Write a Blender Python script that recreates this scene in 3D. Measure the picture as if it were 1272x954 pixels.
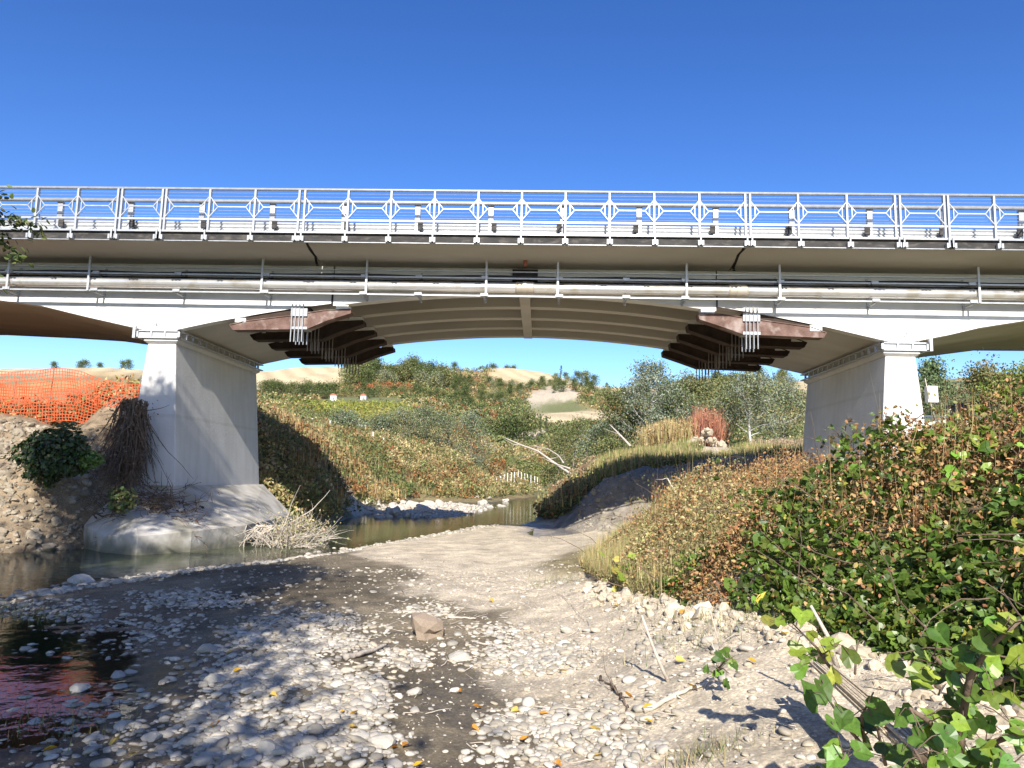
import bpy, bmesh, math, random
import numpy as np
from mathutils import Matrix, Vector
random.seed(7); RNG=np.random.default_rng(7)
for o in list(bpy.data.objects): bpy.data.objects.remove(o)
C=bpy.context.scene
COL=C.collection
# ------------------------------------------------------------------ camera, sky, sun, exposure
F=930.;CX,CY=636.,477.;EYE=1.95
_cy=np.array([(672.-CX)/F,-(596.-CY)/F,-1.]);_cy/=np.linalg.norm(_cy)
_r=math.radians(1.09);_t=-(math.cos(_r)*_cy[0]-math.sin(_r)*_cy[1])/_cy[2]
_cx=np.array([math.cos(_r),-math.sin(_r),_t]);_cx/=np.linalg.norm(_cx)
_cz=np.cross(_cx,_cy)
CM=np.array([_cx,_cy,_cz])
def W(px,py,Y):
    d=CM@np.array([(px-CX)/F,-(py-CY)/F,-1.]);s=Y/d[1]
    return np.array([d[0]*s,Y,d[2]*s+EYE])
def G(px,py,z):
    d=CM@np.array([(px-CX)/F,-(py-CY)/F,-1.]);s=(z-EYE)/d[2]
    return np.array([d[0]*s,d[1]*s,z])
cam=bpy.data.cameras.new('camera');camo=bpy.data.objects.new('camera',cam);COL.objects.link(camo)
cam.lens=36*F/1272;cam.sensor_width=36;cam.clip_start=.05;cam.clip_end=6000
camo.matrix_world=Matrix([[*CM[0],0],[*CM[1],0],[*CM[2],EYE],[0,0,0,1]])
C.camera=camo
SUN_EL=math.radians(32.5);SUN_AZ=math.radians(2.2)      # azimuth: sun stands behind the camera, a touch to the right
sdir=Vector((math.sin(SUN_AZ)*math.cos(SUN_EL),-math.cos(SUN_AZ)*math.cos(SUN_EL),math.sin(SUN_EL)))
w=bpy.data.worlds.new('World');C.world=w;w.use_nodes=True
nt=w.node_tree;nt.nodes.clear()
sky=nt.nodes.new('ShaderNodeTexSky');sky.sky_type='NISHITA';sky.sun_disc=False
sky.sun_elevation=SUN_EL;sky.sun_rotation=math.atan2(sdir.x,sdir.y);sky.air_density=1.0;sky.dust_density=.6;sky.ozone_density=2.6;sky.altitude=100
bg=nt.nodes.new('ShaderNodeBackground');bg.inputs[1].default_value=.076
wo=nt.nodes.new('ShaderNodeOutputWorld');hs=nt.nodes.new('ShaderNodeHueSaturation');hs.inputs['Saturation'].default_value=1.24;hs.inputs['Hue'].default_value=.511;nt.links.new(sky.outputs[0],hs.inputs['Color']);gm=nt.nodes.new('ShaderNodeGamma');gm.inputs[1].default_value=1.22;nt.links.new(hs.outputs[0],gm.inputs[0]);nt.links.new(gm.outputs[0],bg.inputs[0]);nt.links.new(bg.outputs[0],wo.inputs[0])
sl=bpy.data.lights.new('sun','SUN');sl.energy=4.6;sl.angle=math.radians(.53);sl.color=(1,.945,.86)
so=bpy.data.objects.new('sun',sl);COL.objects.link(so);so.rotation_euler=sdir.to_track_quat('Z','Y').to_euler()
C.view_settings.view_transform='Standard';C.view_settings.look='None';C.view_settings.exposure=.95;C.view_settings.gamma=1
C.view_settings.use_curve_mapping=False
C.render.resolution_x=1024;C.render.resolution_y=768
# ------------------------------------------------------------------ materials
MATS={}
def nodes(name):
    m=bpy.data.materials.new(name);m.use_nodes=True;n=m.node_tree;n.nodes.clear()
    return m,n
def lk(n,a,b): n.links.new(a,b)
def N(n,t,**k):
    x=n.nodes.new(t)
    for a,b in k.items():
        if a.startswith('i_'): x.inputs[a[2:].replace('_',' ')].default_value=b
        else: setattr(x,a,b)
    return x
def ramp(n,src,stops):
    r=N(n,'ShaderNodeValToRGB');e=r.color_ramp.elements
    while len(e)<len(stops): e.new(.5)
    for i,(p,c) in enumerate(stops):
        e[i].position=p;e[i].color=(*c,1)
    lk(n,src,r.inputs[0]);return r
def mat_noise(name,c1,c2,scale=3,rough=.8,bump=.2,bscale=None,metal=0,c3=None,s3=.3,stretch=None,detail=6,spec=.3):
    m,n=nodes(name)
    tc=N(n,'ShaderNodeTexCoord');mp=N(n,'ShaderNodeMapping')
    if stretch: mp.inputs['Scale'].default_value=stretch
    lk(n,tc.outputs['Object'],mp.inputs[0])
    no=N(n,'ShaderNodeTexNoise');no.inputs['Scale'].default_value=scale;no.inputs['Detail'].default_value=detail
    lk(n,mp.outputs[0],no.inputs[0])
    r=ramp(n,no.outputs[0],[(.32,c1),(.68,c2)])
    colr=r.outputs[0]
    if c3:
        n3=N(n,'ShaderNodeTexNoise');n3.inputs['Scale'].default_value=s3;n3.inputs['Detail'].default_value=8
        lk(n,mp.outputs[0],n3.inputs[0])
        r3=ramp(n,n3.outputs[0],[(.52,(0,0,0)),(.66,(1,1,1))])
        mx=N(n,'ShaderNodeMix',data_type='RGBA');lk(n,r3.outputs[0],mx.inputs[0]);lk(n,colr,mx.inputs[6]);mx.inputs[7].default_value=(*c3,1)
        colr=mx.outputs[2]
    b=N(n,'ShaderNodeBsdfPrincipled');lk(n,colr,b.inputs['Base Color']);b.inputs['Roughness'].default_value=rough;b.inputs['Metallic'].default_value=metal
    b.inputs['Specular IOR Level'].default_value=spec
    if bump:
        bn=N(n,'ShaderNodeTexNoise');bn.inputs['Scale'].default_value=bscale or scale*4;bn.inputs['Detail'].default_value=8
        lk(n,mp.outputs[0],bn.inputs[0])
        bp=N(n,'ShaderNodeBump');bp.inputs['Strength'].default_value=bump;bp.inputs['Distance'].default_value=.05
        lk(n,bn.outputs[0],bp.inputs['Height']);lk(n,bp.outputs[0],b.inputs['Normal'])
    o=N(n,'ShaderNodeOutputMaterial');lk(n,b.outputs[0],o.inputs[0]);MATS[name]=m;return m
def mat_col(name,rough=.7,trans=0.,noise=0.,nscale=30,bump=0.,bscale=40,spec=.3):
    """colour from the point attribute Col, optional leaf translucency"""
    m,n=nodes(name)
    a=N(n,'ShaderNodeAttribute',attribute_name='Col');c=a.outputs['Color']
    tc=N(n,'ShaderNodeTexCoord')
    if noise:
        no=N(n,'ShaderNodeTexNoise');no.inputs['Scale'].default_value=nscale;no.inputs['Detail'].default_value=9;lk(n,tc.outputs['Object'],no.inputs[0])
        r=ramp(n,no.outputs[0],[(.3,(1-noise,)*3),(.7,(1+noise*.55,)*3)])
        mx=N(n,'ShaderNodeMix',data_type='RGBA',blend_type='MULTIPLY');mx.inputs[0].default_value=1
        lk(n,c,mx.inputs[6]);lk(n,r.outputs[0],mx.inputs[7]);c=mx.outputs[2]
    b=N(n,'ShaderNodeBsdfPrincipled');lk(n,c,b.inputs['Base Color']);b.inputs['Roughness'].default_value=rough;b.inputs['Specular IOR Level'].default_value=spec
    if bump:
        bn=N(n,'ShaderNodeTexNoise');bn.inputs['Scale'].default_value=bscale;bn.inputs['Detail'].default_value=10;bn.inputs['Roughness'].default_value=.65;lk(n,tc.outputs['Object'],bn.inputs[0])
        bp=N(n,'ShaderNodeBump');bp.inputs['Strength'].default_value=bump;bp.inputs['Distance'].default_value=.06
        lk(n,bn.outputs[0],bp.inputs['Height']);lk(n,bp.outputs[0],b.inputs['Normal'])
    o=N(n,'ShaderNodeOutputMaterial')
    if trans:
        t=N(n,'ShaderNodeBsdfTranslucent');lk(n,c,t.inputs[0]);ms=N(n,'ShaderNodeMixShader');ms.inputs[0].default_value=trans
        lk(n,b.outputs[0],ms.inputs[1]);lk(n,t.outputs[0],ms.inputs[2]);lk(n,ms.outputs[0],o.inputs[0])
    else: lk(n,b.outputs[0],o.inputs[0])
    MATS[name]=m;return m
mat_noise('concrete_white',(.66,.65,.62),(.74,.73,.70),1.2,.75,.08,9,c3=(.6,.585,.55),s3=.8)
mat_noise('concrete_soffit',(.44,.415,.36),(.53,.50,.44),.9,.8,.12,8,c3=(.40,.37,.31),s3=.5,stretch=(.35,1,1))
def mat_pier():
    m,n=nodes('concrete_pier')
    tc=N(n,'ShaderNodeTexCoord');b=N(n,'ShaderNodeBsdfPrincipled');b.inputs['Roughness'].default_value=.85
    n1=N(n,'ShaderNodeTexNoise');n1.inputs['Scale'].default_value=.9;n1.inputs['Detail'].default_value=9;lk(n,tc.outputs['Object'],n1.inputs[0])
    r=ramp(n,n1.outputs[0],[(.3,(.54,.525,.495)),(.7,(.64,.625,.595))])
    mp=N(n,'ShaderNodeMapping');mp.inputs['Scale'].default_value=(3,3,.25);lk(n,tc.outputs['Object'],mp.inputs[0])
    n2=N(n,'ShaderNodeTexNoise');n2.inputs['Scale'].default_value=1.5;n2.inputs['Detail'].default_value=6;lk(n,mp.outputs[0],n2.inputs[0])
    r2=ramp(n,n2.outputs[0],[(.35,(.92,.915,.90)),(.6,(1,1,1))])
    mx=N(n,'ShaderNodeMix',data_type='RGBA',blend_type='MULTIPLY');mx.inputs[0].default_value=1;lk(n,r.outputs[0],mx.inputs[6]);lk(n,r2.outputs[0],mx.inputs[7])
    wv=N(n,'ShaderNodeTexWave',bands_direction='Z');wv.inputs['Scale'].default_value=.16;wv.inputs['Distortion'].default_value=.05;lk(n,tc.outputs['Object'],wv.inputs[0])
    r4=ramp(n,wv.outputs[0],[(0,(.9,.9,.88)),(.012,(1,1,1))])
    m2=N(n,'ShaderNodeMix',data_type='RGBA',blend_type='MULTIPLY');m2.inputs[0].default_value=1;lk(n,mx.outputs[2],m2.inputs[6]);lk(n,r4.outputs[0],m2.inputs[7])
    lk(n,m2.outputs[2],b.inputs['Base Color'])
    n3=N(n,'ShaderNodeTexNoise');n3.inputs['Scale'].default_value=14;n3.inputs['Detail'].default_value=9;lk(n,tc.outputs['Object'],n3.inputs[0])
    bp=N(n,'ShaderNodeBump');bp.inputs['Strength'].default_value=.16;bp.inputs['Distance'].default_value=.05;lk(n,n3.outputs[0],bp.inputs['Height']);lk(n,bp.outputs[0],b.inputs['Normal'])
    o=N(n,'ShaderNodeOutputMaterial');lk(n,b.outputs[0],o.inputs[0]);MATS['concrete_pier']=m
mat_pier()
mat_noise('concrete_footing',(.36,.335,.29),(.50,.475,.43),1.6,.9,.3,10,c3=(.27,.25,.2),s3=1.2)
def stain(m,z0,z1,c):
    n=MATS[m].node_tree;b=[x for x in n.nodes if x.type=='BSDF_PRINCIPLED'][0];src=b.inputs['Base Color'].links[0].from_socket
    tc=N(n,'ShaderNodeTexCoord');sp=N(n,'ShaderNodeSeparateXYZ');lk(n,tc.outputs['Object'],sp.inputs[0])
    no=N(n,'ShaderNodeTexNoise');no.inputs['Scale'].default_value=2.5;no.inputs['Detail'].default_value=8;lk(n,tc.outputs['Object'],no.inputs[0])
    ma=N(n,'ShaderNodeMath',operation='MULTIPLY_ADD');ma.inputs[1].default_value=.5;lk(n,no.outputs[0],ma.inputs[0]);lk(n,sp.outputs[2],ma.inputs[2])
    mr=N(n,'ShaderNodeMapRange');mr.inputs[1].default_value=z0+.25;mr.inputs[2].default_value=z1+.25;mr.inputs[3].default_value=.85;mr.inputs[4].default_value=0;lk(n,ma.outputs[0],mr.inputs[0])
    mx=N(n,'ShaderNodeMix',data_type='RGBA');lk(n,mr.outputs[0],mx.inputs[0]);lk(n,src,mx.inputs[6]);mx.inputs[7].default_value=(*c,1);lk(n,mx.outputs[2],b.inputs['Base Color'])
stain('concrete_footing',-1.42,-1.12,(.13,.125,.085))
mat_noise('edge_beam',(.028,.027,.027),(.055,.052,.048),2.2,.8,.25,8,c3=(.09,.08,.07),s3=4,stretch=(1,1,2.5))
mat_noise('galvanised',(.34,.35,.36),(.44,.45,.46),8,.45,0,metal=.35,spec=.5)
mat_noise('galvanised_dull',(.42,.43,.44),(.52,.53,.54),8,.5,0,metal=.3,spec=.5)
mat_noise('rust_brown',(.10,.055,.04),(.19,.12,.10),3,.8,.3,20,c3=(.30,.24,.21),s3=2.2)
mat_noise('rust_shaded',(.035,.022,.016),(.06,.04,.03),3,.85,.3,20)  # shaded copy of rust_brown, under-deck shade put into the colour
mat_noise('dark_void',(.012,.012,.012),(.02,.02,.02),5,.9,0)
mat_noise('cable',(.03,.03,.035),(.05,.05,.055),5,.6,0)
mat_noise('pipe_clad',(.66,.64,.61),(.78,.76,.73),1.2,.2,.04,6,metal=.62,spec=.5,c3=(.55,.5,.42),s3=2)
mat_noise('pipe_band',(.42,.36,.28),(.5,.44,.36),3,.5,.05,metal=.3)
mat_noise('terracotta',(.30,.11,.07),(.36,.15,.1),8,.8,.1)
mat_noise('bark',(.10,.085,.065),(.22,.19,.155),6,.9,.5,30,stretch=(1,1,.3))
mat_noise('bark_pale',(.42,.40,.36),(.56,.54,.50),5,.8,.3,20,stretch=(1,1,.3))
mat_noise('dead_wood',(.36,.31,.25),(.55,.49,.41),9,.85,.35,30)
mat_noise('twig_brown',(.09,.062,.042),(.19,.14,.10),9,.9,.3,30)
mat_noise('split_wood',(.42,.33,.22),(.68,.58,.43),7,.8,.5,20,stretch=(8,8,.6))
mat_noise('paint_grey',(.10,.105,.12),(.13,.135,.15),2,.6,.05)
mat_noise('paint_white',(.7,.7,.7),(.8,.8,.8),2,.6,.05)
mat_noise('metal_post',(.18,.16,.15),(.26,.23,.2),4,.6,.1,metal=.3)
mat_col('leaf',.55,.28);mat_col('leaf_vine',.38,.3,noise=.25,nscale=60,spec=.5);mat_col('dry',.85,.15);mat_col('stone',.85,0,noise=.22,nscale=22,bump=.25,bscale=50)
m,n=nodes('net')
b=N(n,'ShaderNodeBsdfPrincipled');b.inputs['Base Color'].default_value=(.66,.115,.035,1);b.inputs['Roughness'].default_value=.45
t=N(n,'ShaderNodeBsdfTranslucent');t.inputs[0].default_value=(.9,.2,.05,1);ms=N(n,'ShaderNodeMixShader');ms.inputs[0].default_value=.3
o=N(n,'ShaderNodeOutputMaterial');lk(n,b.outputs[0],ms.inputs[1]);lk(n,t.outputs[0],ms.inputs[2]);lk(n,ms.outputs[0],o.inputs[0]);MATS['net']=m
def mat_ground():
    m,n=nodes('ground')
    a=N(n,'ShaderNodeAttribute',attribute_name='Col');g=N(n,'ShaderNodeAttribute',attribute_name='grit')
    tc=N(n,'ShaderNodeTexCoord')
    def noise(s,d=9,ro=.6):
        x=N(n,'ShaderNodeTexNoise');x.inputs['Scale'].default_value=s;x.inputs['Detail'].default_value=d;x.inputs['Roughness'].default_value=ro;lk(n,tc.outputs['Object'],x.inputs[0]);return x.outputs[0]
    r1=ramp(n,noise(2.3),[(.3,(.62,.62,.62)),(.7,(1.3,1.29,1.27))])
    r2=ramp(n,noise(38,6,.7),[(.32,(.6,.6,.6)),(.68,(1.25,1.25,1.25))])
    vo=N(n,'ShaderNodeTexVoronoi');vo.inputs['Scale'].default_value=26;lk(n,tc.outputs['Object'],vo.inputs[0])
    sepv=ramp(n,vo.outputs['Distance'],[(.05,(1.18,1.17,1.14)),(.5,(.78,.78,.78))])
    def mul(x,y,f=1.):
        k=N(n,'ShaderNodeMix',data_type='RGBA',blend_type='MULTIPLY');k.inputs[0].default_value=f;lk(n,x,k.inputs[6]);lk(n,y,k.inputs[7]);return k
    c=mul(mul(a.outputs['Color'],r1.outputs[0]).outputs[2],r2.outputs[0]).outputs[2]
    k=mul(c,sepv.outputs[0]);lk(n,g.outputs['Fac'],k.inputs[0]);c=k.outputs[2]
    b=N(n,'ShaderNodeBsdfPrincipled');lk(n,c,b.inputs['Base Color'])
    we=N(n,'ShaderNodeAttribute',attribute_name='wet');rr=ramp(n,we.outputs['Fac'],[(0,(.92,)*3),(1,(.35,)*3)]);lk(n,rr.outputs[0],b.inputs['Roughness'])
    b.inputs['Specular IOR Level'].default_value=.3
    ad=N(n,'ShaderNodeMath',operation='ADD');lk(n,noise(9,10,.68),ad.inputs[0]);lk(n,noise(60,6,.7),ad.inputs[1])
    bp=N(n,'ShaderNodeBump');bp.inputs['Strength'].default_value=.5;bp.inputs['Distance'].default_value=.05;lk(n,ad.outputs[0],bp.inputs['Height']);lk(n,bp.outputs[0],b.inputs['Normal'])
    o=N(n,'ShaderNodeOutputMaterial');lk(n,b.outputs[0],o.inputs[0]);MATS['ground']=m
mat_ground()
def mat_water():
    m,n=nodes('water')
    tc=N(n,'ShaderNodeTexCoord')
    no=N(n,'ShaderNodeTexNoise');no.inputs['Scale'].default_value=3.0;no.inputs['Detail'].default_value=4;lk(n,tc.outputs['Object'],no.inputs[0])
    bp=N(n,'ShaderNodeBump');bp.inputs['Strength'].default_value=.16;bp.inputs['Distance'].default_value=.05;lk(n,no.outputs[0],bp.inputs['Height'])
    gl=N(n,'ShaderNodeBsdfGlossy');gl.inputs['Roughness'].default_value=.03;lk(n,bp.outputs[0],gl.inputs['Normal'])
    tr=N(n,'ShaderNodeBsdfTransparent');tr.inputs[0].default_value=(.62,.66,.48,1)
    di=N(n,'ShaderNodeBsdfDiffuse');di.inputs[0].default_value=(.10,.115,.065,1)
    a=N(n,'ShaderNodeAttribute',attribute_name='depth')
    m0=N(n,'ShaderNodeMixShader');lk(n,a.outputs['Fac'],m0.inputs[0]);lk(n,tr.outputs[0],m0.inputs[1]);lk(n,di.outputs[0],m0.inputs[2])
    fr=N(n,'ShaderNodeFresnel');fr.inputs[0].default_value=1.33;lk(n,bp.outputs[0],fr.inputs['Normal'])
    ms=N(n,'ShaderNodeMixShader');lk(n,fr.outputs[0],ms.inputs[0]);lk(n,m0.outputs[0],ms.inputs[1]);lk(n,gl.outputs[0],ms.inputs[2])
    o=N(n,'ShaderNodeOutputMaterial');lk(n,ms.outputs[0],o.inputs[0]);MATS['water']=m
mat_water()
# ------------------------------------------------------------------ object helpers
def tag(o,label=None,cat=None,group=None,kind=None):
    if label: o['label']=label
    if cat: o['category']=cat
    if group: o['group']=group
    if kind: o['kind']=kind
    return o
WORLD=set()      # roots whose parts are modelled in world coordinates
def link(name,me,mat=None,parent=None,loc=None):
    o=bpy.data.objects.new(name,me);COL.objects.link(o)
    if mat and me and not me.materials: me.materials.append(MATS[mat])
    if parent:
        o.parent=parent
        if parent.name in WORLD: o.location=-parent.location
    if loc is not None: o.location=loc
    return o
def empty(name,loc=(0,0,0),**k):
    o=bpy.data.objects.new(name,None);COL.objects.link(o);o.location=loc;o.empty_display_size=.2
    return tag(o,**k)
def rawmesh(name,V,faces,smooth=False,cols=None,attrs=None):
    """V (n,3); faces: list of int arrays (k,m) each uniform polygons"""
    me=bpy.data.meshes.new(name);V=np.ascontiguousarray(V,dtype=np.float32)
    me.vertices.add(len(V));me.vertices.foreach_set('co',V.ravel())
    fl=[np.asarray(f,dtype=np.int32) for f in faces if len(f)]
    tot=sum(f.size for f in fl);npoly=sum(len(f) for f in fl)
    me.loops.add(tot);me.polygons.add(npoly)
    me.loops.foreach_set('vertex_index',np.concatenate([f.ravel() for f in fl]))
    sizes=np.concatenate([np.full(len(f),f.shape[1]) for f in fl]);st=np.concatenate([[0],np.cumsum(sizes)[:-1]]).astype(np.int32)
    me.polygons.foreach_set('loop_start',st)
    me.polygons.foreach_set('use_smooth',np.full(npoly,bool(smooth)))
    if cols is not None:
        a=me.attributes.new('Col','FLOAT_COLOR','POINT');c=np.ones((len(V),4),dtype=np.float32);c[:,:3]=cols;a.data.foreach_set('color',c.ravel())
    for k,v in (attrs or {}).items():
        a=me.attributes.new(k,'FLOAT','POINT');a.data.foreach_set('value',np.asarray(v,dtype=np.float32))
    me.update(calc_edges=True);me.validate();return me
class MB:
    def __init__(s): s.V=[];s.F={};s.n=0
    def add(s,V,faces):
        V=np.asarray(V,float)
        for f in faces: s.F.setdefault(len(f),[]).append([i+s.n for i in f])
        s.V.append(V);s.n+=len(V);return s
    def box(s,a,b):
        x0,y0,z0=a;x1,y1,z1=b
        return s.add([(x0,y0,z0),(x1,y0,z0),(x1,y1,z0),(x0,y1,z0),(x0,y0,z1),(x1,y0,z1),(x1,y1,z1),(x0,y1,z1)],
          [(3,2,1,0),(4,5,6,7),(0,1,5,4),(1,2,6,5),(2,3,7,6),(3,0,4,7)])
    def bar(s,p,q,w,h=None):
        """rectangular bar from p to q, w across x/y side, h other"""
        p=np.array(p,float);q=np.array(q,float);d=q-p;d/=np.linalg.norm(d);h=h or w
        u=np.cross(d,(0,1,0)) if abs(d[1])<.9 else np.cross(d,(0,0,1));u/=np.linalg.norm(u);v=np.cross(d,u)
        P=[e+u*a*w/2+v*c*h/2 for e in (p,q) for a,c in ((-1,-1),(1,-1),(1,1),(-1,1))]
        return s.add(P,[(3,2,1,0),(4,5,6,7),(0,1,5,4),(1,2,6,5),(2,3,7,6),(3,0,4,7)])
    def prism(s,poly,y0,y1):
        """poly in XZ extruded in Y"""
        n=len(poly);V=[(x,y0,z) for x,z in poly]+[(x,y1,z) for x,z in poly]
        return s.add(V,[tuple(range(n)),tuple(range(2*n-1,n-1,-1))]+[(i,i+n,(i+1)%n+n,(i+1)%n) for i in range(n)])
    def tube(s,pts,rad,n=6,cap=True):
        pts=np.asarray(pts,float);rad=np.broadcast_to(np.asarray(rad,float),(len(pts),))
        T=np.gradient(pts,axis=0);T/=np.linalg.norm(T,axis=1)[:,None]+1e-9
        ref=np.array([0,0,1.]) if abs(T[0][2])<.9 else np.array([1.,0,0])
        V=[]
        for p,t,r in zip(pts,T,rad):
            u=np.cross(t,ref);u/=np.linalg.norm(u)+1e-9;v=np.cross(t,u);ref=np.cross(u,t) if np.linalg.norm(np.cross(u,t))>.1 else ref
            for k in range(n):
                a=2*math.pi*k/n;V.append(p+r*(math.cos(a)*u+math.sin(a)*v))
        f=[(i*n+k,i*n+(k+1)%n,(i+1)*n+(k+1)%n,(i+1)*n+k) for i in range(len(pts)-1) for k in range(n)]
        if cap: f+= [tuple(range(n-1,-1,-1)),tuple(range((len(pts)-1)*n,len(pts)*n))]
        return s.add(V,f)
    def mesh(s,name,smooth=False):
        me=rawmesh(name,np.concatenate(s.V),[np.array(f) for f in s.F.values()],smooth)
        if len(me.polygons)<6000:
            b=bmesh.new();b.from_mesh(me);bmesh.ops.recalc_face_normals(b,faces=b.faces);b.to_mesh(me);b.free()
        return me
    def build(s,name,mat,parent=None,smooth=False,bevel=0,loc=None):
        if loc is not None: s.V=[v-np.array(loc) for v in s.V]
        o=link(name,s.mesh(name,smooth),mat,parent,loc)
        if bevel:
            b=o.modifiers.new('b','BEVEL');b.width=bevel;b.segments=2;b.limit_method='ANGLE'
        return o
# ---- noise
def _h(ix,iy,s):
    v=(ix.astype(np.int64)*374761393+iy.astype(np.int64)*668265263+s*1442695041)&0xffffffff
    v=((v^(v>>13))*1274126177)&0xffffffff
    return ((v^(v>>16))&0xffff)/65535.
def vnoise(x,y,s=0):
    x=np.asarray(x,float);y=np.asarray(y,float)
    ix=np.floor(x);iy=np.floor(y);fx=x-ix;fy=y-iy;fx=fx*fx*(3-2*fx);fy=fy*fy*(3-2*fy)
    a=_h(ix,iy,s);b=_h(ix+1,iy,s);c=_h(ix,iy+1,s);d=_h(ix+1,iy+1,s)
    return (a*(1-fx)+b*fx)*(1-fy)+(c*(1-fx)+d*fx)*fy-.5
def fbm(x,y,o=4,s=0):
    r=0;a=1
    for i in range(o): r=r+a*vnoise(x*2**i+i*17.3,y*2**i-i*9.1,s+i);a*=.5
    return r
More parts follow.
